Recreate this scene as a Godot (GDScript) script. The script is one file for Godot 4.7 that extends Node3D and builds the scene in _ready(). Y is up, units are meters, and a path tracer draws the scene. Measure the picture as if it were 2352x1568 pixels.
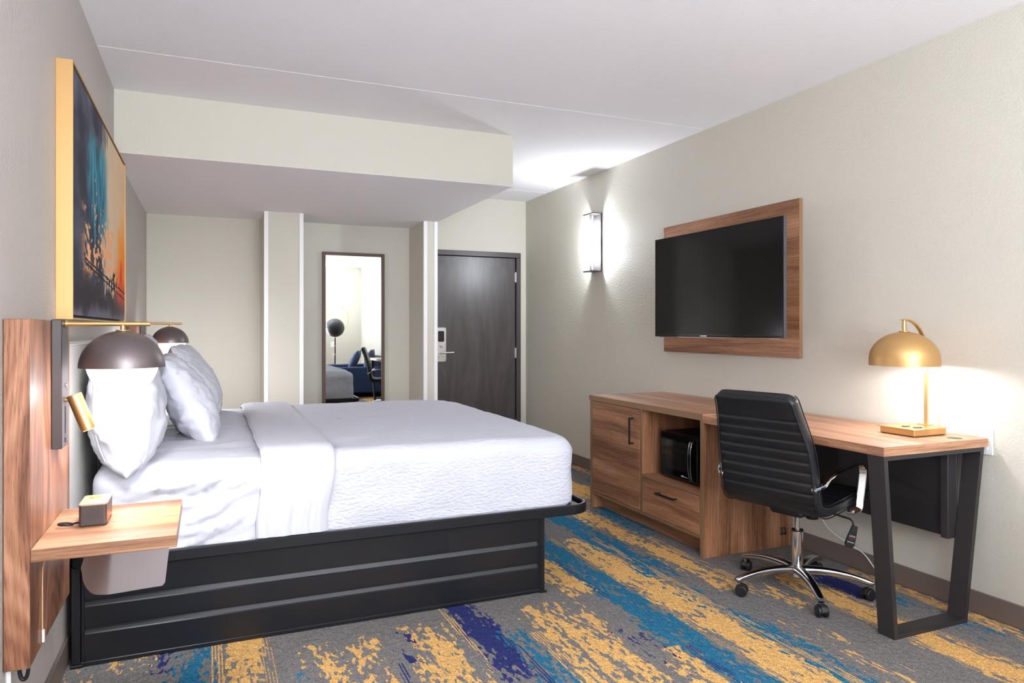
extends Node3D
# Hotel room. World: x to the right wall, y up, z = -(distance ahead of the camera).

var M := {}
var grain := 1
var uvo := Vector2.ZERO
var rng := RandomNumberGenerator.new()
var nz := FastNoiseLite.new()

const XL := -0.49
const XR := 3.115
const FB := 6.88
const FW := -2.0
const HT := 2.61
# light energies
const E_SKY := 1.2
const E_UP_STRIPS := 23
const E_FLOOR := 0.26
const E_BED := 0.42
const E_BEDFAR := 0.8
const E_SCONCE := 0.35
const E_DESK := 0.13

func V(x, y, f) -> Vector3:
	return Vector3(x, y, -f)

# ---------------------------------------------------------------- mesh helpers
func S() -> SurfaceTool:
	var st := SurfaceTool.new()
	st.begin(Mesh.PRIMITIVE_TRIANGLES)
	return st

func uv_of(p: Vector3, n: Vector3) -> Vector2:
	var a := n.abs()
	var k := 0
	if a.y >= a.x and a.y >= a.z:
		k = 1
	elif a.z > a.x:
		k = 2
	var g := grain
	if g == k:
		g = (k + 1) % 3 if k != 0 else 2
	var o := 3 - k - g
	return Vector2(p[o], p[g]) + uvo

func vert(st: SurfaceTool, p: Vector3, n: Vector3, uv: Vector2) -> void:
	st.set_normal(n)
	st.set_uv(uv)
	st.add_vertex(p)

# flat convex face, turned outward from c
func face(st: SurfaceTool, pts: Array, c: Vector3) -> void:
	var n: Vector3 = (pts[1] - pts[0]).cross(pts[2] - pts[0])
	if n.length() < 1e-12:
		n = (pts[2] - pts[0]).cross(pts[3] - pts[0]) if pts.size() > 3 else Vector3.UP
	n = n.normalized()
	var mid := Vector3.ZERO
	for p in pts:
		mid += p
	mid /= pts.size()
	var ccw := true
	if n.dot(mid - c) < 0:
		n = -n
		ccw = false
	for i in range(1, pts.size() - 1):
		var t := [pts[0], pts[i + 1], pts[i]] if ccw else [pts[0], pts[i], pts[i + 1]]
		for p in t:
			vert(st, p, n, uv_of(p, n))

func cbox(st: SurfaceTool, a: Vector3, b: Vector3, bev := 0.002, xf := Transform3D()) -> void:
	var lo := Vector3(minf(a.x, b.x), minf(a.y, b.y), minf(a.z, b.z))
	var hi := Vector3(maxf(a.x, b.x), maxf(a.y, b.y), maxf(a.z, b.z))
	var h := (hi - lo) / 2.0
	var c := (hi + lo) / 2.0
	bev = minf(bev, minf(h.x, minf(h.y, h.z)) * 0.8)
	var cc := xf * c
	var at := func(s: Vector3, axis: int) -> Vector3:
		var p := Vector3.ZERO
		for k in 3:
			p[k] = s[k] * (h[k] - (0.0 if k == axis else bev))
		return xf * (c + p)
	for k in 3:
		var i := (k + 1) % 3
		var j := (k + 2) % 3
		for s in [-1.0, 1.0]:
			var q := []
			for w in [[-1.0, -1.0], [1.0, -1.0], [1.0, 1.0], [-1.0, 1.0]]:
				var v := Vector3.ZERO
				v[k] = s
				v[i] = w[0]
				v[j] = w[1]
				q.append(at.call(v, k))
			face(st, q, cc)
		if bev > 0.0:
			for s in [-1.0, 1.0]:
				for t in [-1.0, 1.0]:
					var v0 := Vector3.ZERO
					var v1 := Vector3.ZERO
					v0[i] = s
					v1[i] = s
					v0[j] = t
					v1[j] = t
					v0[k] = -1.0
					v1[k] = 1.0
					face(st, [at.call(v0, i), at.call(v1, i), at.call(v1, j), at.call(v0, j)], cc)
	if bev > 0.0:
		for sx in [-1.0, 1.0]:
			for sy in [-1.0, 1.0]:
				for sz in [-1.0, 1.0]:
					var v := Vector3(sx, sy, sz)
					face(st, [at.call(v, 0), at.call(v, 1), at.call(v, 2)], cc)

func bx(st: SurfaceTool, x0, x1, y0, y1, f0, f1, bev := 0.002) -> void:
	cbox(st, Vector3(x0, y0, -f1), Vector3(x1, y1, -f0), bev)

# rows: Array of PackedVector3Array; smooth normals
func grid(st: SurfaceTool, rows: Array, closed := false, xf := Transform3D(), uvs := Vector2(1, 1), merge := false) -> void:
	var nr := rows.size()
	var nc: int = rows[0].size()
	var norms := []
	for i in nr:
		var line := PackedVector3Array()
		line.resize(nc)
		var i0 := maxi(i - 1, 0)
		var i1 := mini(i + 1, nr - 1)
		for j in nc:
			var j0 := (j - 1 + nc) % nc if closed else maxi(j - 1, 0)
			var j1 := (j + 1) % nc if closed else mini(j + 1, nc - 1)
			var du: Vector3 = rows[i1][j] - rows[i0][j]
			var dv: Vector3 = rows[i][j1] - rows[i][j0]
			if dv.length() < 1e-7:
				var ii := i1 if i == 0 else i0
				dv = rows[ii][j1] - rows[ii][j0]
			var n := du.cross(dv)
			line[j] = n.normalized()
		norms.append(line)
	if merge:   # one normal where the two sides meet in the end rows
		for i in [0, nr - 1]:
			var sum := {}
			for j in nc:
				var key: Vector3 = rows[i][j].snapped(Vector3.ONE * 1e-4)
				sum[key] = sum.get(key, Vector3.ZERO) + norms[i][j]
			for j in nc:
				norms[i][j] = sum[rows[i][j].snapped(Vector3.ONE * 1e-4)].normalized()
	var last := nc if closed else nc - 1
	for i in nr - 1:
		for j in last:
			var k := (j + 1) % nc
			var q := [[i, j], [i + 1, j], [i + 1, k], [i, k]]
			var ps := []
			var ns := []
			var us := []
			for e in 4:
				var w = q[e]
				ps.append(xf * rows[w[0]][w[1]])
				ns.append((xf.basis * norms[w[0]][w[1]]).normalized())
				var jj: float = (j + 1) if e >= 2 else j
				us.append(Vector2(jj / last * uvs.x, float(w[0]) / (nr - 1) * uvs.y) + uvo)
			for t in [[0, 1, 2], [0, 2, 3]]:
				var g: Vector3 = (ps[t[1]] - ps[t[0]]).cross(ps[t[2]] - ps[t[0]])
				if g.length_squared() < 1e-18:
					continue
				var m: Vector3 = ns[t[0]] + ns[t[1]] + ns[t[2]]
				var o = [t[0], t[2], t[1]] if g.dot(m) > 0 else t
				for e in o:
					vert(st, ps[e], ns[e], us[e])

# profile: Array of Vector2(r, y), turned round the y axis of xf
func lathe(st: SurfaceTool, prof: Array, n: int, xf := Transform3D()) -> void:
	var rows := []
	for p in prof:
		var line := PackedVector3Array()
		for k in n:
			var a := TAU * k / n
			line.append(Vector3(p.x * cos(a), p.y, p.x * sin(a)))
		rows.append(line)
	grid(st, rows, true, xf)

func at(x, y, f) -> Transform3D:
	return Transform3D(Basis(), V(x, y, f))

func disc(st: SurfaceTool, r: float, y: float, n: int, xf := Transform3D(), up := true) -> void:
	for k in n:
		var a := TAU * k / n
		var b := TAU * (k + 1) / n
		face(st, [xf * Vector3(0, y, 0), xf * Vector3(r * cos(a), y, r * sin(a)), xf * Vector3(r * cos(b), y, r * sin(b))], xf * Vector3(0, y - (0.1 if up else -0.1), 0))

# capped cylinder with small rounded rims
func cyl(st: SurfaceTool, r: float, y0: float, y1: float, n := 24, xf := Transform3D(), bev := 0.002, r1 := -1.0) -> void:
	if r1 < 0:
		r1 = r
	lathe(st, [Vector2(r - bev, y0), Vector2(r - bev * 0.3, y0 + bev * 0.3), Vector2(r, y0 + bev), Vector2(r1, y1 - bev), Vector2(r1 - bev * 0.3, y1 - bev * 0.3), Vector2(r1 - bev, y1)], n, xf)
	disc(st, r - bev, y0, n, xf, false)
	disc(st, r1 - bev, y1, n, xf, true)

func aim(p: Vector3, dir: Vector3) -> Transform3D:
	var y := dir.normalized()
	var x := y.cross(Vector3(0.3, 0.2, 1.0)).normalized()
	return Transform3D(Basis(x, y, x.cross(y)), p)

func frames(pts: Array, closed: bool, up: Vector3) -> Array:
	var out := []
	var n := pts.size()
	var u := up
	for i in n:
		var a: Vector3 = pts[(i - 1 + n) % n] if closed else pts[maxi(i - 1, 0)]
		var b: Vector3 = pts[(i + 1) % n] if closed else pts[mini(i + 1, n - 1)]
		var t := (b - a).normalized()
		u = (u - t * u.dot(t))
		if u.length() < 1e-5:
			u = t.cross(Vector3(0.31, 0.77, 0.55))
		u = u.normalized()
		out.append(Basis(u, t.cross(u), t))
	return out

func tube(st: SurfaceTool, pts: Array, r: float, n := 10, closed := false) -> void:
	var fr := frames(pts, closed, Vector3(0.13, 0.9, 0.21))
	var rows := []
	for i in pts.size():
		var line := PackedVector3Array()
		for k in n:
			var a := TAU * k / n
			line.append(pts[i] + fr[i].x * cos(a) * r + fr[i].y * sin(a) * r)
		rows.append(line)
	if closed:
		rows.append(rows[0])
	grid(st, rows, true)
	if not closed:
		for e in [0, pts.size() - 1]:
			var q := []
			for k in n:
				q.append(rows[e][k])
			face(st, q, pts[1] if e == 0 else pts[pts.size() - 2])

# section: points (along up, across); flat sided bar
func bar(st: SurfaceTool, pts: Array, section: Array, up: Vector3, closed := false, fixed_up := true) -> void:
	var fr := frames(pts, closed, up)
	var rows := []
	for i in pts.size():
		var b: Basis = fr[i]
		if fixed_up:
			var t: Vector3 = b.z
			var u := (up - t * up.dot(t)).normalized()
			b = Basis(u, t.cross(u), t)
		var line := []
		for s in section:
			line.append(pts[i] + b.x * s.x + b.y * s.y)
		rows.append(line)
	if closed:
		rows.append(rows[0])
	var m := section.size()
	for k in m:
		var strip := []
		for i in rows.size():
			strip.append(PackedVector3Array([rows[i][k], rows[i][(k + 1) % m]]))
		grid(st, strip)
	if not closed:
		face(st, rows[0], pts[1])
		face(st, rows[rows.size() - 1], pts[pts.size() - 2])

func rect_section(w: float, h: float, b := 0.0) -> Array:
	if b <= 0.0:
		return [Vector2(-w, -h), Vector2(w, -h), Vector2(w, h), Vector2(-w, h)]
	return [Vector2(-w + b, -h), Vector2(w - b, -h), Vector2(w, -h + b), Vector2(w, h - b), Vector2(w - b, h), Vector2(-w + b, h), Vector2(-w, h - b), Vector2(-w, -h + b)]

# polygon in the xy plane of xf, from z = 0 to depth
func prism(st: SurfaceTool, poly: PackedVector2Array, depth: float, xf := Transform3D()) -> void:
	var idx := Geometry2D.triangulate_polygon(poly)
	for side in [0.0, depth]:
		var n: Vector3 = (xf.basis * Vector3(0, 0, -1 if side == 0.0 else 1)).normalized() * (1.0 if depth > 0 else -1.0)
		for t in range(0, idx.size(), 3):
			var p := []
			for e in 3:
				var q := poly[idx[t + e]]
				p.append(xf * Vector3(q.x, q.y, side))
			face(st, p, p[0] - n)
	var area := 0.0
	for i in poly.size():
		var q := poly[(i + 1) % poly.size()]
		area += poly[i].x * q.y - q.x * poly[i].y
	for i in poly.size():
		var a := poly[i]
		var b := poly[(i + 1) % poly.size()]
		var nn := Vector2(b.y - a.y, a.x - b.x) * signf(area)
		var c := (a + b) / 2.0 - nn.normalized() * 0.01
		face(st, [xf * Vector3(a.x, a.y, 0), xf * Vector3(b.x, b.y, 0), xf * Vector3(b.x, b.y, depth), xf * Vector3(a.x, a.y, depth)], xf * Vector3(c.x, c.y, depth / 2.0))

func rrect(w: float, h: float, r: float, n := 5) -> PackedVector2Array:
	var out := PackedVector2Array()
	for c in [[1, 1, 0.0], [-1, 1, PI / 2], [-1, -1, PI], [1, -1, PI * 1.5]]:
		for k in n + 1:
			var a: float = c[2] + PI / 2 * k / n
			out.append(Vector2(c[0] * (w / 2 - r) + cos(a) * r, c[1] * (h / 2 - r) + sin(a) * r))
	return out

func curve(ctrl: Array, n: int) -> Array:   # Catmull-Rom through the points
	var out := []
	var m := ctrl.size() - 1
	for i in m:
		var p0 = ctrl[maxi(i - 1, 0)]
		var p1 = ctrl[i]
		var p2 = ctrl[i + 1]
		var p3 = ctrl[mini(i + 2, m)]
		for k in n:
			var t := float(k) / n
			out.append(p1.cubic_interpolate(p2, p0, p3, t))
	out.append(ctrl[m])
	return out

# ---------------------------------------------------------------- scene helpers
var taken := {}
func numbered(called: String) -> String:
	if not taken.has(called):
		taken[called] = 0
		return called
	taken[called] += 1
	return "%s_%03d" % [called, taken[called]]

func thing(called: String, label: String, category: String, pos := Vector3.ZERO, group := "") -> Node3D:
	var o := Node3D.new()
	o.name = numbered(called)
	add_child(o)
	o.position = pos
	o.set_meta("label", label)
	o.set_meta("category", category)
	if group:
		o.set_meta("group", group)
	return o

func inst(called: String, st: SurfaceTool, m: Material) -> MeshInstance3D:
	var o := MeshInstance3D.new()
	o.name = called
	o.mesh = st.commit()
	o.material_override = m
	o.cast_shadow = GeometryInstance3D.SHADOW_CASTING_SETTING_ON
	return o

# a part whose mesh was written in world coordinates
func part(t: Node3D, called: String, st: SurfaceTool, m: Material) -> MeshInstance3D:
	var o := inst(called, st, m)
	t.add_child(o, true)
	var inv := Transform3D()
	var p: Node = t
	while p != self and p is Node3D:
		inv = p.transform * inv
		p = p.get_parent()
	o.transform = inv.affine_inverse()
	return o

# a part in the axes of its thing
func lpart(t: Node3D, called: String, st: SurfaceTool, m: Material) -> MeshInstance3D:
	var o := inst(called, st, m)
	t.add_child(o, true)
	return o

func struct_node(called: String, label := "", category := "") -> Node3D:
	var o := Node3D.new()
	o.name = called
	add_child(o)
	o.set_meta("kind", "structure")
	if label:
		o.set_meta("label", label)
		o.set_meta("category", category)
	return o

func struct_mesh(called: String, st: SurfaceTool, m: Material, label := "", category := "") -> MeshInstance3D:
	var o := inst(called, st, m)
	add_child(o)
	o.set_meta("kind", "structure")
	if label:
		o.set_meta("label", label)
		o.set_meta("category", category)
	return o

func omni(t: Node3D, pos: Vector3, energy: float, size: float, col := Color(1, 1, 1)) -> void:
	var l := OmniLight3D.new()
	l.name = "lamp_light"
	l.light_energy = energy
	l.light_size = size
	l.light_color = col
	l.omni_range = 14.0
	l.omni_attenuation = 2.0
	l.shadow_enabled = true
	t.add_child(l, true)
	l.position = pos - t.position

# ---------------------------------------------------------------- materials
func mat(key: String, col: Color, rough: float, metal := 0.0) -> StandardMaterial3D:
	var m := StandardMaterial3D.new()
	m.resource_name = key
	m.albedo_color = col
	m.roughness = rough
	m.metallic = metal
	M[key] = m
	return m

func c8(r, g, b) -> Color:
	return Color(r / 255.0, g / 255.0, b / 255.0)

func noise_tex(freq: float, size: int, sd: int, oct := 3, type := FastNoiseLite.TYPE_SIMPLEX_SMOOTH) -> ImageTexture:
	var n := FastNoiseLite.new()
	n.noise_type = type
	n.seed = sd
	n.frequency = freq
	n.fractal_octaves = oct
	return ImageTexture.create_from_image(n.get_seamless_image(size, size))

func relief(m: StandardMaterial3D, t: Texture2D, cm: float, scale: Vector3) -> void:
	m.heightmap_enabled = true
	m.heightmap_texture = t
	m.heightmap_scale = cm
	m.uv1_triplanar = true
	m.uv1_world_triplanar = true
	m.uv1_scale = scale

func wood_image(w: int, h: int, dark: Color, mid: Color, light: Color, sd: int, figure: float) -> ImageTexture:
	var a := FastNoiseLite.new()
	a.seed = sd
	a.frequency = 1.0
	a.fractal_octaves = 3
	a.noise_type = FastNoiseLite.TYPE_SIMPLEX_SMOOTH
	var b := FastNoiseLite.new()
	b.seed = sd + 7
	b.frequency = 1.0
	b.fractal_octaves = 1
	var data := PackedByteArray()
	data.resize(w * h * 3)
	var i := 0
	for y in h:
		var v := 2.0 * y / h
		for x in w:
			var u := 1.0 * x / w
			var warp := b.get_noise_2d(u * 2.2, v * 0.7) * figure
			var band := a.get_noise_2d((u + warp * 0.12) * 7.0, v * 0.55)
			var fine := a.get_noise_2d((u + warp * 0.04) * 95.0 + 40.0, v * 2.2)
			var ring := sin((u * 9.0 + warp * 5.0) * TAU) * 0.5 * figure
			var pore := b.get_noise_2d(u * 330.0, v * 14.0 + 9.0)
			var t := 0.5 + band * 0.55 + fine * 0.38 + ring * 0.22
			if pore > 0.42:
				t -= (pore - 0.42) * 0.9
			t = clampf(t, 0.0, 1.0)
			var c := dark.lerp(mid, t * 2.0) if t < 0.5 else mid.lerp(light, t * 2.0 - 1.0)
			data[i] = int(c.r * 255.0)
			data[i + 1] = int(c.g * 255.0)
			data[i + 2] = int(c.b * 255.0)
			i += 3
	return ImageTexture.create_from_image(Image.create_from_data(w, h, false, Image.FORMAT_RGB8, data))

func carpet_image() -> ImageTexture:
	var n := 1280
	var span := 3.64
	var base := FastNoiseLite.new()
	base.seed = 11
	base.frequency = 1.0
	base.fractal_octaves = 3
	base.noise_type = FastNoiseLite.TYPE_SIMPLEX
	var spk := RandomNumberGenerator.new()
	spk.seed = 5
	var Y := Color(0.85, 0.665, 0.41)
	var B := Color(0.17, 0.42, 0.54)
	var N := Color(0.19, 0.21, 0.41)
	# [x0, x1, f0, f1, colour, fullness, soft ends]
	var marks := [
		[1.69, 1.86, 1.4, 4.4, B, 0.72, 0.5], [1.90, 2.09, 1.4, 3.75, Y, 0.78, 0.35], [2.05, 2.21, 2.95, 4.6, B, 0.72, 0.25],
		[2.06, 2.18, 1.5, 2.62, B, 0.50, 0.3], [2.27, 2.40, 2.70, 4.6, Y, 0.72, 0.3], [1.55, 1.69, 2.92, 3.5, Y, 0.72, 0.15],
		[1.26, 1.53, 1.9, 2.92, Y, 0.58, 0.2], [1.59, 1.71, 1.7, 2.32, Y, 0.64, 0.15], [0.975, 1.10, 2.30, 3.2, N, 0.84, 0.12],
		[1.11, 1.20, 2.1, 2.72, B, 0.58, 0.15], [0.73, 0.92, 2.0, 2.92, Y, 0.58, 0.2], [0.35, 0.64, 2.0, 2.9, Y, 0.46, 0.25],
		[0.665, 0.73, 2.58, 2.88, N, 0.50, 0.1], [0.055, 0.185, 2.2, 3.5, Y, 0.84, 0.2], [-0.115, 0.0, 2.45, 3.1, B, 0.74, 0.2],
		[-0.23, -0.12, 2.86, 3.1, N, 0.36, 0.08], [-0.31, -0.21, 2.88, 3.1, Y, 0.45, 0.08], [-0.46, -0.40, 2.4, 3.2, Y, 0.5, 0.2],
		[2.61, 2.75, 1.4, 2.78, Y, 0.76, 0.2], [2.24, 2.34, 1.7, 2.35, Y, 0.38, 0.2], [2.79, 2.91, 2.33, 2.80, N, 0.76, 0.1],
		[2.90, 3.01, 1.85, 2.45, B, 0.42, 0.15], [3.04, 3.11, 1.4, 2.7, Y, 0.64, 0.3], [2.54, 2.76, 4.35, 5.3, Y, 0.72, 0.2],
		[2.88, 3.08, 4.9, 5.24, B, 0.64, 0.1], [2.05, 2.2, 2.62, 2.9, B, 0.32, 0.1], [2.40, 2.50, 2.4, 2.9, Y, 0.42, 0.15],
		[0.2, 0.34, 2.0, 2.7, B, 0.38, 0.2], [1.53, 1.62, 2.2, 2.55, N, 0.38, 0.15], [2.45, 2.6, 3.6, 4.4, B, 0.58, 0.2]]
	# bundles of thin lines: [x, how many, f0, f1, colour]
	var lines := [[1.865, 3, 1.4, 4.4, Y], [2.10, 4, 1.6, 3.7, Y], [0.012, 4, 2.3, 3.2, Y], [0.19, 4, 2.4, 3.2, Y], [0.945, 3, 2.4, 3.1, Y],
		[1.215, 5, 1.9, 2.65, Y], [1.70, 3, 2.85, 3.4, N], [1.715, 4, 1.7, 2.3, N], [2.755, 4, 1.4, 2.5, Y], [2.585, 3, 1.7, 2.4, Y], [2.415, 4, 2.6, 3.6, Y], [3.015, 4, 1.9, 2.6, Y], [0.64, 3, 2.2, 2.6, N], [1.105, 3, 2.2, 2.7, N]]
	var buckets := []
	for x in n:
		var wx := -0.5 + span * (x + 0.5) / n
		var here := []
		for m in marks:
			if wx > m[0] - 0.035 and wx < m[1] + 0.035:
				here.append(m)
		for l in lines:
			var k := int(floor((wx - l[0]) / 0.0115))
			if k >= 0 and k < l[1] and fposmod(wx - l[0], 0.0115) < 0.0045:
				here.append([l[2], l[3], l[4]])
		buckets.append(here)
	var data := PackedByteArray()
	data.resize(n * n * 3)
	var i := 0
	for y in n:
		var f := 5.24 - span * (y + 0.5) / n
		for x in n:
			var wx := -0.5 + span * (x + 0.5) / n
			var c := Color(0.472, 0.458, 0.448)
			var k := 1.0
			if not buckets[x].is_empty():
				var mac := base.get_noise_2d(wx * 9.0, f * 2.4)
				var fin := base.get_noise_2d(wx * 36.0 + 60.0, f * 11.5)
				var val := 0.5 + 0.38 * mac + 0.40 * fin
				for m in buckets[x]:
					if m.size() == 3:
						if f > m[0] and f < m[1] and base.get_noise_2d(wx * 20.0 + 30.0, f * 4.0) > -0.18:
							c = m[2]
						continue
					if f < m[2] or f > m[3]:
						continue
					var ex: float = clampf((minf(wx - m[0], m[1] - wx) + 0.035) / 0.085, 0.0, 1.0)
					var ef: float = clampf(minf(f - m[2], m[3] - f) / m[6], 0.0, 1.0)
					if val < lerpf(0.22, m[5], minf(ex * 1.2, 1.0) * (0.35 + 0.65 * ef)) - (0.5 if ef < 0.02 else 0.0):
						c = m[4]
			k = 0.74 + spk.randf() * 0.46
			data[i] = int(clampf(c.r * k, 0, 1) * 255.0)
			data[i + 1] = int(clampf(c.g * k, 0, 1) * 255.0)
			data[i + 2] = int(clampf(c.b * k, 0, 1) * 255.0)
			i += 3
	return ImageTexture.create_from_image(Image.create_from_data(n, n, false, Image.FORMAT_RGB8, data))

func painting_image() -> ImageTexture:
	var w := 512
	var h := 384
	var a := FastNoiseLite.new()
	a.seed = 21
	a.frequency = 1.0
	a.fractal_octaves = 4
	var data := PackedByteArray()
	data.resize(w * h * 3)
	var i := 0
	for y in h:
		var v := float(y) / h
		for x in w:
			var u := float(x) / w
			var drip := a.get_noise_2d(u * 26.0, v * 3.0)
			var soft := a.get_noise_2d(u * 4.0 + 7.0, v * 3.0)
			var edge := a.get_noise_2d(u * 15.0 + 3.0, v * 15.0)
			var c := Color(0.22, 0.22, 0.27).lerp(Color(0.40, 0.40, 0.45), clampf(0.6 + soft - v * 0.6, 0, 1))
			# cream field on the right half
			var cream := smoothstep(0.42, 0.56, u + soft * 0.10 + drip * 0.05 + v * 0.06)
			c = c.lerp(Color(0.80, 0.74, 0.66).lerp(Color(0.93, 0.76, 0.58), clampf(u * 1.4 - 0.5 + soft * 0.4, 0, 1)), cream)
			# blue green curtain of paint that drips down
			var teal := smoothstep(0.14, 0.30, u + soft * 0.06 + drip * 0.03) * smoothstep(0.60, 0.46, u + drip * 0.05) * smoothstep(0.06, 0.26, v + soft * 0.14) * smoothstep(0.66, 0.50, v + drip * 0.26)
			c = c.lerp(Color(0.30, 0.60, 0.66).lerp(Color(0.10, 0.26, 0.36), clampf(0.25 + drip * 1.1 + (v - 0.3) * 1.2, 0, 1)), teal * 0.95)
			# orange and red on the far side
			var warm := smoothstep(0.70, 0.92, u + soft * 0.10 + (v - 0.55) * 0.34) * smoothstep(0.30, 0.60, v + soft * 0.1)
			c = c.lerp(Color(0.97, 0.56, 0.16).lerp(Color(0.80, 0.16, 0.05), clampf((v - 0.62) * 3.4 + drip, 0, 1)), warm)
			# peach splashes across the middle
			var spl := smoothstep(-0.02, 0.14, edge + soft * 0.5 - absf(v - 0.69 - u * 0.05) * 2.2 + 0.17) * smoothstep(0.08, 0.22, u) * smoothstep(0.9, 0.62, u)
			c = c.lerp(Color(0.93, 0.66, 0.46), spl)
			# dark mass below
			var low := smoothstep(0.79, 0.88, v + edge * 0.07 + soft * 0.05)
			c = c.lerp(Color(0.19, 0.16, 0.18), low * 0.94 * (1.0 - smoothstep(0.66, 0.86, u + drip * 0.06) * smoothstep(0.98, 0.84, v) * 0.85))
			c = c.lerp(Color(0.52, 0.52, 0.58), smoothstep(0.93, 1.0, v + soft * 0.05) * 0.7)
			# thin dark strokes
			for sk in [[0.755, 0.10], [0.775, 0.13]]:
				if absf(v - sk[0] - (u - 0.3) * sk[1]) < 0.004 + 0.012 * maxf(0.0, edge) and u > 0.16:
					c = c.lerp(Color(0.09, 0.08, 0.09), 0.85)
			var blot := absf(v - 0.80) * 3.0 + absf(u - 0.68) * 2.4 - edge * 0.5
			c = c.lerp(Color(0.08, 0.07, 0.08), smoothstep(0.14, 0.06, blot))
			data[i] = int(clampf(c.r, 0, 1) * 255.0)
			data[i + 1] = int(clampf(c.g, 0, 1) * 255.0)
			data[i + 2] = int(clampf(c.b, 0, 1) * 255.0)
			i += 3
	return ImageTexture.create_from_image(Image.create_from_data(w, h, false, Image.FORMAT_RGB8, data))

func make_materials() -> void:
	var peel := noise_tex(0.035, 512, 3, 3)
	var weave := noise_tex(0.09, 256, 4, 2)
	var m := mat("wall_paint", c8(203, 198, 185), 0.62)
	relief(m, peel, 0.10, Vector3(3.2, 3.2, 3.2))
	m = mat("wall_paint_grey", c8(182, 174, 168), 0.55)
	relief(m, peel, 0.14, Vector3(3.4, 3.4, 3.4))
	m = mat("ceiling_paint", c8(242, 239, 242), 0.85)
	relief(m, peel, 0.06, Vector3(3, 3, 3))
	mat("white_trim", c8(238, 236, 236), 0.4)
	mat("baseboard", c8(112, 98, 90), 0.42)
	m = mat("carpet", Color.WHITE, 0.95)
	m.albedo_texture = carpet_image()
	m.heightmap_enabled = true
	m.heightmap_texture = noise_tex(0.22, 512, 9, 2)
	m.heightmap_scale = 0.5
	m.metallic_specular = 0.2
	var wood_a := wood_image(1024, 1024, c8(112, 73, 49), c8(162, 113, 81), c8(198, 150, 115), 31, 0.25)
	var wood_lit := wood_image(1024, 1024, c8(126, 86, 62), c8(178, 130, 98), c8(210, 166, 132), 33, 0.2)  # lighter copy of the walnut, lamp light on the tops put into its colour
	var wood_b := wood_image(768, 1024, c8(96, 58, 40), c8(148, 98, 71), c8(186, 136, 106), 52, 1.0)
	for w in [["walnut", wood_a, Color(1, 1, 1), 0.42], ["walnut_figured", wood_b, Color(1, 1, 1), 0.38], ["walnut_lit", wood_lit, Color(1, 1, 1), 0.36]]:
		m = mat(w[0], w[2], w[3])
		m.albedo_texture = w[1]
		m.uv1_scale = Vector3(1.0, 0.5, 1.0)
	mat("edge_band", c8(140, 108, 76), 0.5)
	m = mat("door_wood", Color.WHITE, 0.36)
	m.albedo_texture = wood_image(640, 1024, c8(58, 51, 50), c8(70, 62, 61), c8(84, 76, 75), 77, 0.55)
	m.uv1_scale = Vector3(1.0, 0.5, 1.0)
	m.clearcoat_enabled = true
	m.clearcoat = 0.35
	m.clearcoat_roughness = 0.28
	mat("door_frame", c8(74, 64, 64), 0.38)
	mat("bed_steel", c8(20, 21, 26), 0.32)
	mat("black_plastic", c8(22, 22, 25), 0.42)
	mat("black_gloss", c8(10, 10, 12), 0.06)
	m = mat("tv_screen", c8(4, 4, 6), 0.10)
	m.metallic_specular = 0.5
	mat("tv_side", c8(92, 90, 96), 0.35, 0.5)
	mat("dark_frame_steel", c8(58, 54, 55), 0.36, 0.3)
	mat("modesty_panel", c8(30, 28, 30), 0.55)
	mat("gold", c8(208, 168, 112), 0.34, 0.85)
	mat("gold_satin", c8(204, 162, 106), 0.40, 0.7)
	mat("champagne", c8(178, 156, 134), 0.42, 0.45)
	mat("bronze", c8(120, 110, 110), 0.38, 0.7)
	mat("bronze_dark", c8(84, 78, 78), 0.38, 0.6)
	mat("steel_brushed", c8(196, 190, 184), 0.34, 0.9)
	mat("pocket_steel", c8(184, 172, 172), 0.36, 0.75)
	mat("chrome", c8(214, 214, 218), 0.08, 1.0)
	mat("aluminium", c8(196, 196, 202), 0.16, 1.0)
	m = mat("leather", c8(19, 20, 24), 0.40)
	relief(m, noise_tex(0.05, 256, 14, 2, FastNoiseLite.TYPE_CELLULAR), 0.02, Vector3(9, 9, 9))
	m = mat("sheet", c8(199, 199, 207), 0.85)
	relief(m, weave, 0.02, Vector3(6, 6, 6))
	m = mat("coverlet", c8(199, 200, 210), 0.9)
	relief(m, noise_tex(0.016, 512, 15, 2), 0.38, Vector3(3.2, 8.0, 7.0))
	m = mat("vinyl", c8(196, 193, 187), 0.5)
	relief(m, peel, 0.08, Vector3(5, 5, 5))
	m = mat("navy_fabric", c8(40, 58, 96), 0.9)
	relief(m, weave, 0.06, Vector3(5, 5, 5))
	m.rim_enabled = true
	m.rim = 0.4
	m = mat("grey_blue_fabric", c8(92, 102, 126), 0.9)
	relief(m, weave, 0.06, Vector3(5, 5, 5))
	mat("mirror_glass", c8(214, 218, 216), 0.01, 1.0)
	mat("mirror_frame", c8(92, 66, 52), 0.5)
	m = mat("art", Color.WHITE, 0.75)
	m.metallic_specular = 0.25
	m.albedo_texture = painting_image()
	m = mat("glass", Color(0.95, 0.97, 1.0, 0.06), 0.02)
	m.transparency = BaseMaterial3D.TRANSPARENCY_ALPHA
	m = mat("sheer", c8(240, 240, 240), 0.9)
	m.backlight_enabled = true
	m.backlight = Color(0.9, 0.9, 0.9)
	mat("drape", c8(120, 116, 112), 0.9)
	for g in [["globe_glow", Color(1, 0.97, 0.93), 1.25], ["bulb_glow", Color(0.96, 0.98, 1.0), 3.0], ["warm_glow", Color(1.0, 0.80, 0.52), 3.0]]:
		m = mat(g[0], c8(250, 250, 250), 0.4)
		m.emission_enabled = true
		m.emission = g[1]
		m.emission_energy_multiplier = g[2]
	mat("white_plastic", c8(236, 236, 236), 0.4)
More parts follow.
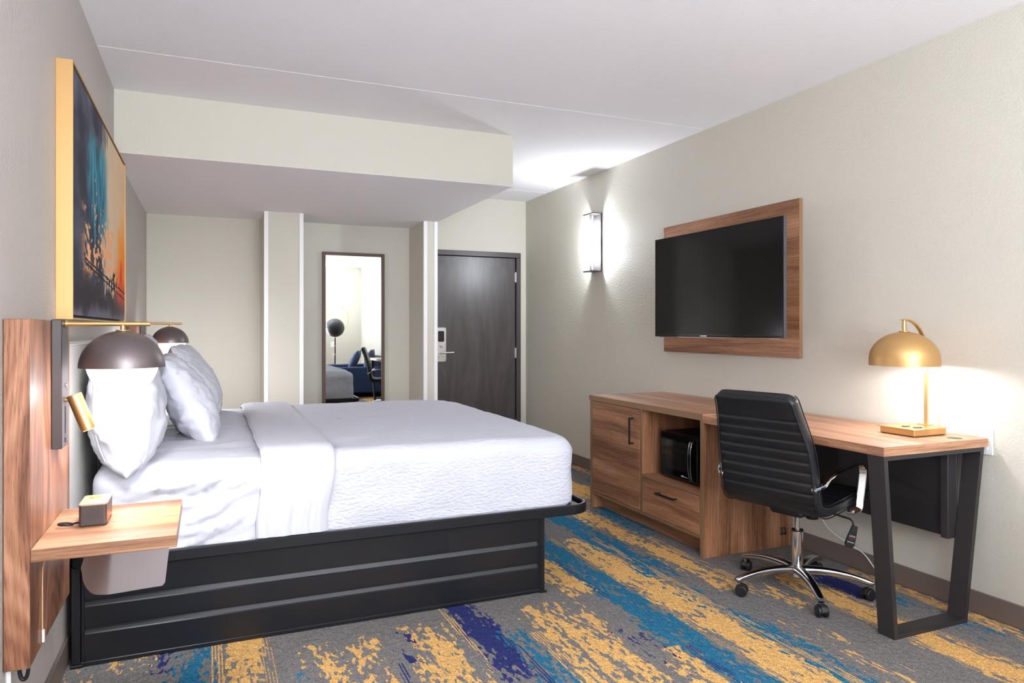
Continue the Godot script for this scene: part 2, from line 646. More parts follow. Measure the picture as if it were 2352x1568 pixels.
	mat("tan_cord", c8(200, 160, 120), 0.6)
	mat("print_white", c8(220, 220, 225), 0.6)
	mat("print_red", c8(190, 40, 40), 0.6)

# ---------------------------------------------------------------- build
func _ready() -> void:
	rng.seed = 4
	nz.seed = 8
	nz.frequency = 1.0
	nz.fractal_octaves = 3
	# camera: 1.25 m up, level, lens shifted 28 px (of 1568) down
	var cam := Camera3D.new()
	cam.name = "camera"
	add_child(cam)
	cam.position = Vector3(0, 1.25, 0)
	cam.rotation_degrees = Vector3(0, -23.245, 0)
	cam.projection = Camera3D.PROJECTION_FRUSTUM
	cam.near = 0.05
	cam.far = 60.0
	cam.size = 0.05 * 1568.0 / 1625.0
	cam.frustum_offset = Vector2(0, -0.05 * 28.0 / 1625.0)
	cam.current = true
	# overcast sky outside the unseen window behind the camera
	var env := Environment.new()
	env.background_mode = Environment.BG_SKY
	var sky := Sky.new()
	var sm := ProceduralSkyMaterial.new()
	sm.sky_top_color = Color(0.86, 0.90, 0.96)
	sm.sky_horizon_color = Color(0.93, 0.94, 0.96)
	sm.ground_bottom_color = Color(0.45, 0.45, 0.44)
	sm.ground_horizon_color = Color(0.80, 0.80, 0.80)
	sky.sky_material = sm
	env.sky = sky
	env.background_energy_multiplier = E_SKY
	env.tonemap_mode = Environment.TONE_MAPPER_LINEAR
	env.tonemap_exposure = 1.6
	env.sdfgi_enabled = true
	env.ssao_enabled = true
	env.ssil_enabled = true
	var we := WorldEnvironment.new()
	we.name = "environment"
	we.environment = env
	add_child(we)
	# light strips at the unseen window, tilted up to brighten the ceiling
	for k in 5:
		var up_strip := AreaLight3D.new()
		up_strip.name = "unseen_window_light"
		up_strip.area_size = Vector2(2.2, 0.33)
		up_strip.light_energy = E_UP_STRIPS / 5.0
		up_strip.light_color = Color(0.93, 0.965, 1.0)
		up_strip.shadow_enabled = true
		up_strip.position = V(0.95, 0.77 + 0.34 * k, FW + 0.24)
		up_strip.rotation_degrees = Vector3(60.0, 0, 0)
		add_child(up_strip, true)

	make_materials()
	print("materials ", Time.get_ticks_msec())
	build_room()
	build_door()
	build_bed()
	build_headboard()
	build_painting()
	build_mirror()
	build_sconce()
	build_tv()
	build_credenza()
	build_desk()
	build_chair()
	build_desk_lamp()
	build_behind_camera()
	build_small_things()
	print("done ", Time.get_ticks_msec())

# ---------------------------------------------------------------- room
func build_room() -> void:
	# floor: carpet with uv in metres of the carpet picture (3.64 m repeat)
	var st := S()
	var span := 3.64
	var a := V(-0.62, 0, FB + 0.2)
	var b := V(3.25, 0, FB + 0.2)
	var c := V(3.25, 0, FW - 0.15)
	var d := V(-0.62, 0, FW - 0.15)
	for q in [[a, b, c], [a, c, d]]:
		for p in q:
			vert(st, p, Vector3.UP, Vector2((p.x + 0.5) / span, (5.24 + p.z) / span))
	uvo = Vector2.ZERO
	for e in [[a, b], [b, c], [c, d], [d, a]]:
		face(st, [e[0], e[1], e[1] + Vector3(0, -0.12, 0), e[0] + Vector3(0, -0.12, 0)], V(1.3, -0.06, 3))
	face(st, [a + Vector3(0, -0.12, 0), b + Vector3(0, -0.12, 0), c + Vector3(0, -0.12, 0), d + Vector3(0, -0.12, 0)], V(1.3, 0, 3))
	struct_mesh("floor", st, M.carpet, "grey carpet with streaks of mustard, blue and navy", "carpet")

	var ceil_node := struct_node("ceiling", "white ceiling of long panels with fine joints", "ceiling")
	st = S()
	bx(st, -0.62, 3.25, HT + 0.006, HT + 0.14, FW - 0.15, FB + 0.2, 0.0)
	lpart(ceil_node, "slab", st, M.ceiling_paint)
	var seams := [FW - 0.15, -0.98, 1.46, 3.90, 6.34, FB + 0.2]
	for i in 5:
		st = S()
		bx(st, -0.62, 3.25, HT, HT + 0.0065, seams[i] + 0.003, seams[i + 1] - 0.003, 0.003)
		lpart(ceil_node, "panel", st, M.ceiling_paint)

	st = S()
	bx(st, XL - 0.15, XL, -0.1, HT + 0.14, FW - 0.15, FB + 0.2, 0.0)
	struct_mesh("wall_left", st, M.wall_paint_grey, "taupe stippled wall behind the bed", "wall")
	st = S()
	bx(st, XR, XR + 0.15, -0.1, HT + 0.14, FW - 0.15, FB + 0.2, 0.0)
	struct_mesh("wall_right", st, M.wall_paint, "beige stippled wall behind the desk and television", "wall")
	var wb := struct_node("wall_back", "beige end wall with the entrance door", "wall")
	for q in [[XL - 0.15, 2.02, -0.1, HT + 0.1], [2.02, 3.05, 2.058, HT + 0.1], [3.05, XR + 0.1, -0.1, HT + 0.1]]:
		st = S()
		bx(st, q[0], q[1], q[2], q[3], FB, FB + 0.16, 0.0)
		lpart(wb, "wall_section", st, M.wall_paint)
	st = S()
	bx(st, 1.9, 3.15, -0.1, 2.2, FB + 0.18, FB + 0.2, 0.0)
	lpart(wb, "corridor_side", st, M.door_frame)
	var wf := struct_node("wall_front", "beige wall with the unseen window behind the viewer", "wall")
	for q in [[XL - 0.1, -0.2, -0.1, HT + 0.1], [2.1, XR + 0.1, -0.1, HT + 0.1], [-0.2, 2.1, -0.1, 0.555], [-0.2, 2.1, 2.345, HT + 0.1]]:
		st = S()
		bx(st, q[0], q[1], q[2], q[3], FW - 0.15, FW, 0.0)
		lpart(wf, "wall_section", st, M.wall_paint)
	var wn := struct_node("window_1", "wide unseen window behind the viewer, lighting the room", "window")  # out of view, placed to light the room from behind the camera
	st = S()
	for q in [[-0.2, 2.1, 0.555, 0.60], [-0.2, 2.1, 2.30, 2.345], [-0.2, -0.155, 0.60, 2.30], [2.055, 2.1, 0.60, 2.30], [0.93, 0.97, 0.60, 2.30]]:
		bx(st, q[0], q[1], q[2], q[3], FW - 0.09, FW - 0.03, 0.003)
	lpart(wn, "window_frame", st, M.white_trim)
	for q in [[-0.155, 0.93], [0.97, 2.055]]:
		st = S()
		bx(st, q[0], q[1], 0.60, 2.30, FW - 0.064, FW - 0.058, 0.0)
		lpart(wn, "pane", st, M.glass)
	st = S()
	bx(st, -0.25, 2.15, 0.52, 0.555, FW - 0.02, FW + 0.10, 0.004)
	lpart(wn, "window_sill", st, M.white_trim)

	# dropped soffit and wing walls
	st = S()
	bx(st, XL - 0.1, 1.97, 2.255, HT + 0.05, 4.57, FB + 0.1, 0.001)
	var sof := struct_mesh("wall_soffit", st, M.wall_paint, "dropped beige soffit over the alcoves beyond the bed", "soffit")
	st = S()
	bx(st, XL, 1.9695, 2.2535, 2.2555, 4.5705, FB, 0.0)
	lpart(sof, "underside", st, M.ceiling_paint)
	st = S()
	bx(st, 0.44, 0.757, -0.02, 2.2535, 6.35, FB + 0.05, 0.001)
	struct_mesh("wall_pier", st, M.wall_paint, "beige pier between closet alcove and mirror", "wall")
	st = S()
	bx(st, 1.84, 1.967, -0.02, 2.2535, 6.35, FB + 0.05, 0.001)
	struct_mesh("wall_wing", st, M.wall_paint, "narrow beige wing wall beside the entrance door", "wall")
	var k := 1
	for q in [[0.44, 1, "left edge of the pier before the closet alcove"], [0.757, -1, "right edge of the pier before the mirror"], [1.84, 1, "mirror side of the narrow wing wall"], [1.967, -1, "door side of the narrow wing wall"]]:
		st = S()
		var s: float = q[1]
		bx(st, q[0] - s * 0.003, q[0] + s * 0.030, 0.10, 2.254, 6.346, 6.35, 0.001)
		bx(st, q[0] - s * 0.003, q[0], 0.10, 2.254, 6.35, 6.38, 0.001)
		struct_mesh("trim_%d" % k, st, M.white_trim, "white corner guard on the " + q[2], "trim")
		k += 1
	# baseboards with a small rounded top
	for q in [["right", XR - 0.011, XR, FW, FB, "along the desk wall"], ["left", XL, XL + 0.011, FW, FB, "along the bed wall"]]:
		st = S()
		bx(st, q[1], q[2], 0.0, 0.10, q[3], q[4], 0.004)
		struct_mesh("baseboard_" + q[0], st, M.baseboard, "taupe vinyl baseboard " + q[5], "baseboard")
	st = S()
	bx(st, 0.757, 1.84, 0.0, 0.10, FB - 0.011, FB, 0.004)
	bx(st, XL + 0.011, 0.44, 0.0, 0.10, FB - 0.011, FB, 0.004)
	struct_mesh("baseboard_back", st, M.baseboard, "taupe vinyl baseboard in the alcoves", "baseboard")
	st = S()
	bx(st, XL + 0.011, XR - 0.011, 0.0, 0.10, FW, FW + 0.011, 0.004)
	struct_mesh("baseboard_front", st, M.baseboard, "taupe vinyl baseboard under the window", "baseboard")

func build_door() -> void:
	var t := struct_node("door_1", "dark brown wooden entrance door with electronic lock", "door")
	grain = 1
	var st := S()
	bx(st, 2.02, 3.05, 2.005, 2.058, FB - 0.018, FB + 0.12, 0.003)
	bx(st, 2.02, 2.068, 0.0, 2.005, FB - 0.018, FB + 0.12, 0.003)
	bx(st, 3.0, 3.05, 0.0, 2.005, FB - 0.018, FB + 0.12, 0.003)
	lpart(t, "door_frame", st, M.door_frame)
	st = S()
	uvo = Vector2(0.35, 0.1)
	bx(st, 2.072, 2.994, 0.008, 2.0, FB + 0.006, FB + 0.05, 0.002)
	var leaf := lpart(t, "door_leaf", st, M.door_wood)
	uvo = Vector2.ZERO
	for y in [1.80, 1.0, 0.24]:
		st = S()
		cyl(st, 0.008, -0.055, 0.055, 14, at(2.997, y, FB - 0.004))
		bx(st, 2.985, 2.996, y - 0.05, y + 0.05, FB + 0.002, FB + 0.006, 0.0005)
		lpart(t, "hinge", st, M.steel_brushed)
	# electronic lock
	var cx := 2.165
	st = S()
	prism(st, rrect(0.120, 0.345, 0.016), 0.006, at(cx, 1.095, FB + 0.006))
	var plate := lpart(t, "lock_plate", st, M.steel_brushed)
	st = S()
	prism(st, rrect(0.076, 0.285, 0.016), 0.020, at(cx, 1.10, FB))
	lpart(plate, "lock_case", st, M.steel_brushed)
	st = S()
	prism(st, rrect(0.064, 0.108, 0.010), 0.004, at(cx, 1.178, FB - 0.020))
	lpart(plate, "lock_cover", st, M.black_gloss)
	st = S()
	cbox(st, Vector3(-0.019, -0.006, 0), Vector3(0.019, 0.006, 0.014), 0.003, Transform3D(Basis(Vector3(0, 0, 1), -0.5), V(cx, 1.075, FB - 0.020)))
	lpart(plate, "thumb_turn", st, M.chrome)
	st = S()
	cyl(st, 0.013, 0.0, 0.045, 18, Transform3D(Basis(Vector3(1, 0, 0), PI / 2), V(cx - 0.005, 1.012, FB - 0.020)))
	tube(st, [V(cx - 0.005, 1.012, FB - 0.062), V(cx + 0.03, 1.013, FB - 0.065), V(cx + 0.125, 1.014, FB - 0.058)], 0.010, 12)
	lpart(plate, "lever_handle", st, M.steel_brushed)
	for q in [[-0.05, 0.155], [0.05, 0.155], [-0.05, -0.155], [0.05, -0.155], [-0.026, -0.125], [0.026, -0.125]]:
		st = S()
		cyl(st, 0.004, 0.0, 0.0015, 10, Transform3D(Basis(Vector3(1, 0, 0), PI / 2), V(cx + q[0], 1.095 + q[1], FB if absf(q[1]) > 0.13 else FB - 0.020)), 0.0005)
		lpart(plate, "screw", st, M.bronze_dark)
	st = S()
	cyl(st, 0.009, 0.0, 0.004, 14, Transform3D(Basis(Vector3(1, 0, 0), PI / 2), V(2.112, 1.345, FB + 0.006)), 0.001)
	lpart(t, "deadbolt_dot", st, M.chrome)

# ---------------------------------------------------------------- bed
# path round a rounded rectangle in x and f; returns [points, outward normals]
func loop_path(x0: float, x1: float, f0: float, f1: float, r: float, step: float) -> Array:
	var pts := []
	var nor := []
	var corners := [[x1 - r, f0 + r, -PI / 2], [x1 - r, f1 - r, 0.0], [x0 + r, f1 - r, PI / 2], [x0 + r, f0 + r, PI]]
	var prev = null
	for c in corners + [corners[0]]:
		var first := Vector2(c[0] + cos(c[2]) * r, c[1] + sin(c[2]) * r)
		var nn := Vector2(cos(c[2]), sin(c[2]))
		if prev != null:
			var m := int(ceil(prev.distance_to(first) / step))
			for k in range(1, m):
				pts.append(prev.lerp(first, float(k) / m))
				nor.append(nn)
		if prev != null and c == corners[0]:
			break
		for k in 9:
			var a: float = c[2] + PI / 2 * k / 8.0
			pts.append(Vector2(c[0] + cos(a) * r, c[1] + sin(a) * r))
			nor.append(Vector2(cos(a), sin(a)))
		prev = pts[pts.size() - 1]
	return [pts, nor]

# soft slab: a ring of columns that rise from y0, round over with radius r and run in to the spine
func soft_slab(pts: Array, nor: Array, closed: bool, y0: float, top: Callable, r: float, sx0: float, sx1: float, sf: float, disp: Callable) -> SurfaceTool:
	var rows := []
	for i in pts.size():
		var p: Vector2 = pts[i]
		var n: Vector2 = nor[i]
		var line := PackedVector3Array()
		var yt: float = top.call(p.x, p.y)
		var ks := 16
		for k in ks:
			var y := lerpf(y0, yt - r, float(k) / ks)
			line.append(Vector3(p.x, y, p.y))
		for k in 10:
			var a := PI / 2 * k / 9.0
			var q := p - n * r * (1.0 - cos(a))
			line.append(Vector3(q.x, yt - r + r * sin(a), q.y))
		var e := p - n * r
		var s := Vector2(clampf(p.x, sx0, sx1), sf)
		var m := 26
		for k in range(1, m + 1):
			var q := e.lerp(s, float(k) / m)
			line.append(Vector3(q.x, top.call(q.x, q.y), q.y))
		for k in line.size():
			var v := line[k]
			var side := clampf(1.0 - (v.y - (yt - r)) / r, 0.0, 1.0)
			var dd: Vector2 = disp.call(v, side)
			v += Vector3(n.x, 0, n.y) * dd.x * side
			v.y += dd.y * (1.0 - side * 0.8)
			line[k] = V(v.x, v.y, v.z)
		rows.append(line)
	if closed:
		rows.append(rows[0])
	var st := S()
	grid(st, rows)
	return st

func ridge(x: float, y: float) -> float:
	return 1.0 - absf(nz.get_noise_2d(x, y)) * 2.6

func build_bed() -> void:
	# steel base
	var t := thing("bed_base", "black steel platform bed base with grooved side panels", "bed base", V(0.6, 0, 4.02))
	var prof := [Vector2(0.0, 0.016), Vector2(0, 0.118), Vector2(0.004, 0.122), Vector2(0.013, 0.137), Vector2(0.013, 0.146), Vector2(0, 0.1465), Vector2(0, 0.220), Vector2(0.004, 0.224), Vector2(0.013, 0.241), Vector2(0.013, 0.250), Vector2(0, 0.2505), Vector2(0, 0.368)]
	for s in 3:
		var st := S()
		for k in prof.size() - 1:
			var p: Vector2 = prof[k]
			var q: Vector2 = prof[k + 1]
			if s == 0:
				face(st, [V(-0.42, p.y, 3.034 + p.x), V(1.45, p.y, 3.034 + p.x), V(1.45, q.y, 3.034 + q.x), V(-0.42, q.y, 3.034 + q.x)], V(0.5, (p.y + q.y) / 2 - (0.02 if k in [1, 2, 6, 7] else 0.0), 3.2))
			elif s == 1:
				face(st, [V(-0.42, p.y, 5.0 - p.x), V(1.45, p.y, 5.0 - p.x), V(1.45, q.y, 5.0 - q.x), V(-0.42, q.y, 5.0 - q.x)], V(0.5, (p.y + q.y) / 2, 4.8))
			else:
				face(st, [V(1.467 - p.x, p.y, 3.05), V(1.467 - p.x, p.y, 4.98), V(1.467 - q.x, q.y, 4.98), V(1.467 - q.x, q.y, 3.05)], V(1.2, (p.y + q.y) / 2, 4.0))
		part(t, "side_panel", st, M.bed_steel)
	for q in [[-0.463, -0.434, 3.03], [1.448, 1.471, 3.03], [-0.463, -0.434, 4.976], [1.448, 1.471, 4.976]]:
		var st := S()
		bx(st, q[0], q[1], 0.012, 0.368, q[2], q[2] + 0.028, 0.003)
		bx(st, q[0] - 0.003, q[1] + 0.008, 0.0, 0.012, q[2] - 0.006, q[2] + 0.03, 0.002)
		part(t, "corner_post", st, M.bed_steel)
	var st := S()
	bx(st, -0.434, 1.45, 0.003, 0.018, 3.030, 3.05, 0.002)
	bx(st, -0.434, 1.45, 0.003, 0.018, 4.984, 5.004, 0.002)
	bx(st, 1.447, 1.469, 0.003, 0.018, 3.05, 4.98, 0.002)
	bx(st, -0.432, -0.421, 0.018, 0.368, 3.032, 3.05, 0.002)
	bx(st, 1.441, 1.448, 0.018, 0.368, 3.031, 3.05, 0.002)
	part(t, "bottom_rail", st, M.bed_steel)
	st = S()
	bx(st, -0.44, 1.66, 0.370, 0.402, 3.015, 5.03, 0.004)
	part(t, "deck", st, M.bed_steel)
	st = S()
	var lp := loop_path(-0.455, 1.695, 2.985, 5.065, 0.085, 0.15)
	var ring := []
	for p in lp[0]:
		ring.append(V(p.x, 0.391, p.y))
	bar(st, ring, rect_section(0.0235, 0.010, 0.005), Vector3.UP, true)
	part(t, "rim_rail", st, M.bed_steel)

	# mattress in its fitted sheet
	var top := func(x: float, f: float) -> float:
		var e := minf(f - 3.0, 5.04 - f)
		return 0.740 - 0.010 * smoothstep(1.2, 1.65, x) - 0.010 * smoothstep(0.5, 0.0, e)
	lp = loop_path(-0.405, 1.632, 3.016, 5.03, 0.10, 0.014)
	var wrinkle := func(v: Vector3, side: float) -> Vector2:
		var w := smoothstep(0.30, 0.05, v.x) * smoothstep(-0.41, -0.22, v.x)
		if v.z > 4.2:
			w *= 0.4
		var u := v.x * 0.75 + v.y * 1.9
		var across := v.y * 3.6 - v.x * 1.5
		var d := pow(maxf(0.0, ridge(u * 1.4 + v.z, across * 2.3 + 4.0)), 2.0) * 0.020 * w
		d += nz.get_noise_2d(v.x * 6.0, v.y * 9.0 + v.z) * 0.006 * w
		d += 0.016 * w * smoothstep(0.60, 0.66, v.y + nz.get_noise_2d(v.x * 4.0, 2.0) * 0.05)
		var up := nz.get_noise_2d(v.x * 2.0, v.z * 7.0) * 0.005 * w + pow(maxf(0.0, ridge(v.x * 1.6, v.z * 5.0)), 2.0) * 0.006 * w
		return Vector2(d, up)
	st = soft_slab(lp[0], lp[1], true, 0.404, top, 0.075, 0.35, 0.62, 4.02, wrinkle)
	t = thing("mattress", "thick mattress in a rumpled white fitted sheet", "mattress", V(0.6, 0.404, 4.02))
	part(t, "fitted_sheet", st, M.sheet)

	# coverlet from the fold to the foot
	var full := loop_path(-0.43, 1.645, 3.002, 5.042, 0.11, 0.02)
	var cp := []
	var cn := []
	var start := -1
	for i in full[0].size():
		if full[0][i].x > 0.43 and full[0][(i - 1 + full[0].size()) % full[0].size()].x <= 0.43:
			start = i
	for i in full[0].size():
		var k: int = (start + i) % full[0].size()
		if full[0][k].x <= 0.43:
			break
		cp.append(full[0][k])
		cn.append(full[1][k])
	var top2 := func(x: float, f: float) -> float:
		return top.call(x, f) + 0.012
	var soft := func(v: Vector3, side: float) -> Vector2:
		return Vector2(nz.get_noise_2d(v.x * 3.0 + v.z * 3.0, v.y * 4.0) * 0.010 - side * 0.004 * smoothstep(0.50, 0.42, v.y), nz.get_noise_2d(v.x * 3.0, v.z * 3.0) * 0.005)
	st = soft_slab(cp, cn, false, 0.417, top2, 0.080, 0.44, 0.66, 4.02, soft)
	t = thing("coverlet", "white puckered coverlet drawn over the foot of the bed", "coverlet", V(1.0, 0.405, 4.02))
	part(t, "cloth", st, M.coverlet)

	# folded band of the top sheet
	var rows := []
	var nx := 44
	for i in nx + 1:
		var q := float(i) / nx
		var line := PackedVector3Array()
		var off := 0.020 * pow(maxf(0.0, 1.0 - pow(absf(2.0 * q - 1.0), 7.0)), 0.5) + 0.002
		for k in 101:
			var s := float(k) / 100.0
			var pos := Vector2.ZERO
			var nn := Vector2.ZERO
			var total := s * 2.66
			# near drop 0.30, round 0.12, across, round, drop
			var r := 0.09
			var yt := 0.748
			var hgt := yt - r - 0.417
			var arc := PI / 2 * r
			var flat := 2.024 - 2 * r
			var len_all := 2 * hgt + 2 * arc + flat
			var d := s * len_all
			var f0 := 3.006
			if d < hgt:
				pos = Vector2(f0, 0.417 + d)
				nn = Vector2(-1, 0)
			elif d < hgt + arc:
				var a := (d - hgt) / r
				pos = Vector2(f0 + r - cos(a) * r, yt - r + sin(a) * r)
				nn = Vector2(-cos(a), sin(a))
			elif d < hgt + arc + flat:
				pos = Vector2(f0 + r + d - hgt - arc, yt)
				nn = Vector2(0, 1)
			elif d < hgt + 2 * arc + flat:
				var a := (d - hgt - arc - flat) / r
				pos = Vector2(f0 + 2.024 - r + sin(a) * r, yt - r + cos(a) * r)
				nn = Vector2(sin(a), cos(a))
			else:
				pos = Vector2(f0 + 2.024, yt - r - (d - hgt - 2 * arc - flat))
				nn = Vector2(1, 0)
			total = pos.y
			var low := smoothstep(0.66, 0.45, pos.y)
			var x := lerpf(0.195 - 0.02 * low, 0.492 - 0.035 * low, q) + nz.get_noise_2d(q * 2.0, d * 2.2) * 0.010
			var fold := nz.get_noise_2d(q * 7.0 + 12.0, d * 0.9) * 0.007 * (0.15 + low) + nz.get_noise_2d(q * 3.0, d * 2.0 + 5.0) * 0.003
			var o := off + fold * minf(1.0, off / 0.012)
			line.append(V(x, pos.y + nn.y * o, pos.x + nn.x * o))
		rows.append(line)
	st = S()
	grid(st, rows)
	t = thing("folded_sheet", "smooth white band of top sheet folded over the coverlet", "bed sheet", V(0.34, 0.405, 4.02))
	part(t, "cloth", st, M.sheet)

	# pillows: length along the bed's width, leaning to the wall
	pillow(V(-0.302, 0.962, 3.29), 0.78, 0.545, 0.262, -5.0, 1.0, "white pillow upright at the headboard under the near wall lamp", 3, true)
	pillow(V(-0.330, 0.975, 4.64), 0.76, 0.50, 0.17, -4.0, -1.0, "white pillow upright at the headboard, farthest from the viewer", 9, false)
	pillow(V(-0.095, 0.915, 3.86), 0.74, 0.475, 0.205, -27.0, 2.0, "white pillow leaning forward in the middle of the bed, nearer one", 5, false)
	pillow(V(-0.070, 0.943, 4.62), 0.74, 0.485, 0.205, -27.0, -2.0, "white pillow leaning forward, half hidden behind the middle pillow", 7, false)

func pillow(c: Vector3, length: float, height: float, thick: float, lean: float, yaw: float, label: String, sd: int, hemmed: bool) -> void:
	var t := thing("pillow", label, "pillow", Vector3(c.x, 0.70, c.z), "white pillows at the head of the bed")
	var b := Basis(Vector3.UP, deg_to_rad(yaw)) * Basis(Vector3(0, 0, 1), deg_to_rad(-lean))
	var st := S()
	var n := 46
	var hem := S()
	var rows := []
	for i in n + 1:
		var u := sin((-1.0 + 2.0 * i / n) * PI / 2)
		var line := PackedVector3Array()
		for j in 2 * n:
			var side := 1.0 if j <= n else -1.0
			var v := sin((-1.0 + 2.0 * (j if j <= n else 2 * n - j) / n) * PI / 2)
			var body := pow(maxf(0.0, 1.0 - pow(absf(u), 3.6)), 0.54) * pow(maxf(0.0, 1.0 - pow(absf(v), 2.1)), 0.60)
			var pin := 1.0 - 0.03 * (1.0 - v * v) - 0.05 * pow(absf(v), 6.0)
			var pin2 := 1.0 - 0.03 * (1.0 - u * u) - 0.06 * pow(absf(u), 7.0)
			var edge := clampf(1.0 - body, 0.0, 1.0)
			var on := minf(1.0, body * 3.0)
			var w := (nz.get_noise_3d(u * 2.0 + sd, v * 2.0, side) * 0.020 + nz.get_noise_3d(u * 6.0, v * 4.0 + sd, side) * 0.010 * edge) * on
			w += pow(maxf(0.0, ridge(u * 1.1 + sd * 3.0, v * 3.3)), 3.0) * 0.012 * on * edge
			w += pow(maxf(0.0, ridge(u * 2.6 + sd, v * 1.2 + side)), 4.0) * 0.006 * on
			var p := Vector3(side * (thick / 2 * body * (1.0 - 0.16 * v) + w) + 0.0045 * v * (1.0 - u * u), v * height / 2 * pin2, u * length / 2 * pin)
			p.y += -0.012 * (1.0 - v * v) * (1.0 - u * u)
			line.append(c + b * p)
		rows.append(line)
	grid(st, rows, true, Transform3D(), Vector2(1, 1), true)
	part(t, "pillowcase", st, M.sheet)
	if not hemmed:
		return
	# hem of the pillowcase near the open end
	var pts := []
	for k in 60:
		var a := TAU * k / 60.0
		var v := sin(a)
		var u := 0.84
		var body := pow(maxf(0.0, 1.0 - pow(u, 3.6)), 0.54) * pow(maxf(0.0, 1.0 - pow(absf(v), 2.1)), 0.60)
		var pin := 1.0 - 0.03 * (1.0 - v * v) - 0.05 * pow(absf(v), 6.0)
		var pin2 := 1.0 - 0.03 * (1.0 - u * u) - 0.06 * pow(absf(u), 7.0)
		var p := Vector3(signf(cos(a)) * (thick / 2 * body * (1.0 - 0.16 * v) + 0.002), v * height / 2 * pin2 - 0.012 * (1.0 - v * v) * (1.0 - u * u), u * length / 2 * pin)
		pts.append(c + b * p)
	tube(hem, pts, 0.0022, 6, true)
	part(t, "hem", hem, M.sheet)

func build_headboard() -> void:
	# upholstered headboard
	var t := thing("headboard", "light grey vinyl upholstered headboard behind the pillows", "headboard", V(-0.455, 0.43, 4.0))
	var st := S()
	bx(st, XL + 0.004, -0.447, 0.43, 1.205, 2.79, 5.21, 0.012)
	part(t, "upholstery", st, M.vinyl)
	for f in [3.59, 4.41]:
		st = S()
		tube(st, [V(-0.4475, 0.44, f), V(-0.4475, 1.195, f)], 0.003, 8)
		part(t, "seam", st, M.vinyl)
	st = S()
	tube(st, [V(-0.450, 0.44, 2.798), V(-0.450, 1.192, 2.798), V(-0.450, 1.192, 5.202), V(-0.450, 0.44, 5.202)], 0.005, 8)
	part(t, "piping", st, M.vinyl)
	var specs := [[2.205, 2.785, 1.277, "nearest the viewer", "near"], [5.215, 5.795, 1.300, "on the far side of the bed", "far"]]
	for q in specs:
		grain = 1
		uvo = Vector2(0.1, 0.6) if q[4] == "near" else Vector2(0.9, 0.6)
		t = thing("bedside_wall_panel", "walnut wall panel carrying the bedside lamp and shelf, " + q[3], "wall panel", V(-0.46, 0.36, (q[0] + q[1]) / 2), "walnut bedside wall panels")
		st = S()
		bx(st, XL + 0.002, -0.43, 0.36, q[2], q[0], q[1], 0.0015)
		part(t, "panel", st, M.walnut_figured)
		# shelf
		var s0: float = q[0] + 0.005
		var s1: float = s0 + 0.46
		grain = 0
		t = thing("nightstand_shelf", "walnut floating bedside shelf with a metal magazine pocket, " + q[3], "shelf", V(-0.25, 0.635, (s0 + s1) / 2), "floating bedside shelves")
		uvo = Vector2(0.8, 0.9)
		st = S()
		bx(st, -0.43, -0.081, 0.635, 0.669, s0, s1, 0.0015)
		part(t, "shelf_board", st, M.walnut_lit)
		uvo = Vector2.ZERO
		# magazine pocket: bent sheet under the shelf
		st = S()
		for layer in 2:
			var rows := []
			for a in 41:
				var q1 := float(a) / 40.0
				var x := lerpf(-0.357, -0.107, q1)
				var yt := 0.6345 if x < -0.268 else lerpf(0.6345, 0.614, smoothstep(-0.268, -0.230, x)) - 0.004 * smoothstep(-0.23, -0.107, x)
				var yb := lerpf(0.447, 0.453, smoothstep(-0.31, -0.107, x))
				if x < -0.312:
					var e := (-0.312 - x) / 0.045
					yb = 0.447 + 0.075 * (1.0 - sqrt(maxf(0.0, 1.0 - e * e)))
				if x > -0.117:
					yb += 0.010 * pow((x + 0.117) / 0.010, 2.0)
				var back := 0.055 * pow(maxf(0.0, (-0.272 - x) / 0.085), 1.7)
				var col := PackedVector3Array()
				for b in 9:
					var w := b / 8.0
					col.append(V(x - 0.016 * (1.0 - w) * smoothstep(0.3, 1.0, q1) + 0.030 * w * smoothstep(0.45, 0.1, q1), lerpf(yb, yt, w), s0 + 0.24 + back + 0.0022 * layer))
				rows.append(col)
			grid(st, rows)
		part(t, "magazine_pocket", st, M.pocket_steel)
		# flange of the pocket under the shelf
		st = S()
		bx(st, -0.37, -0.2, 0.6325, 0.635, s0 + 0.235, s0 + 0.385, 0.0005)
		part(t, "pocket_flange", st, M.bronze_dark)
		wall_lamp(q[0] + 0.274, q[2], q[4])

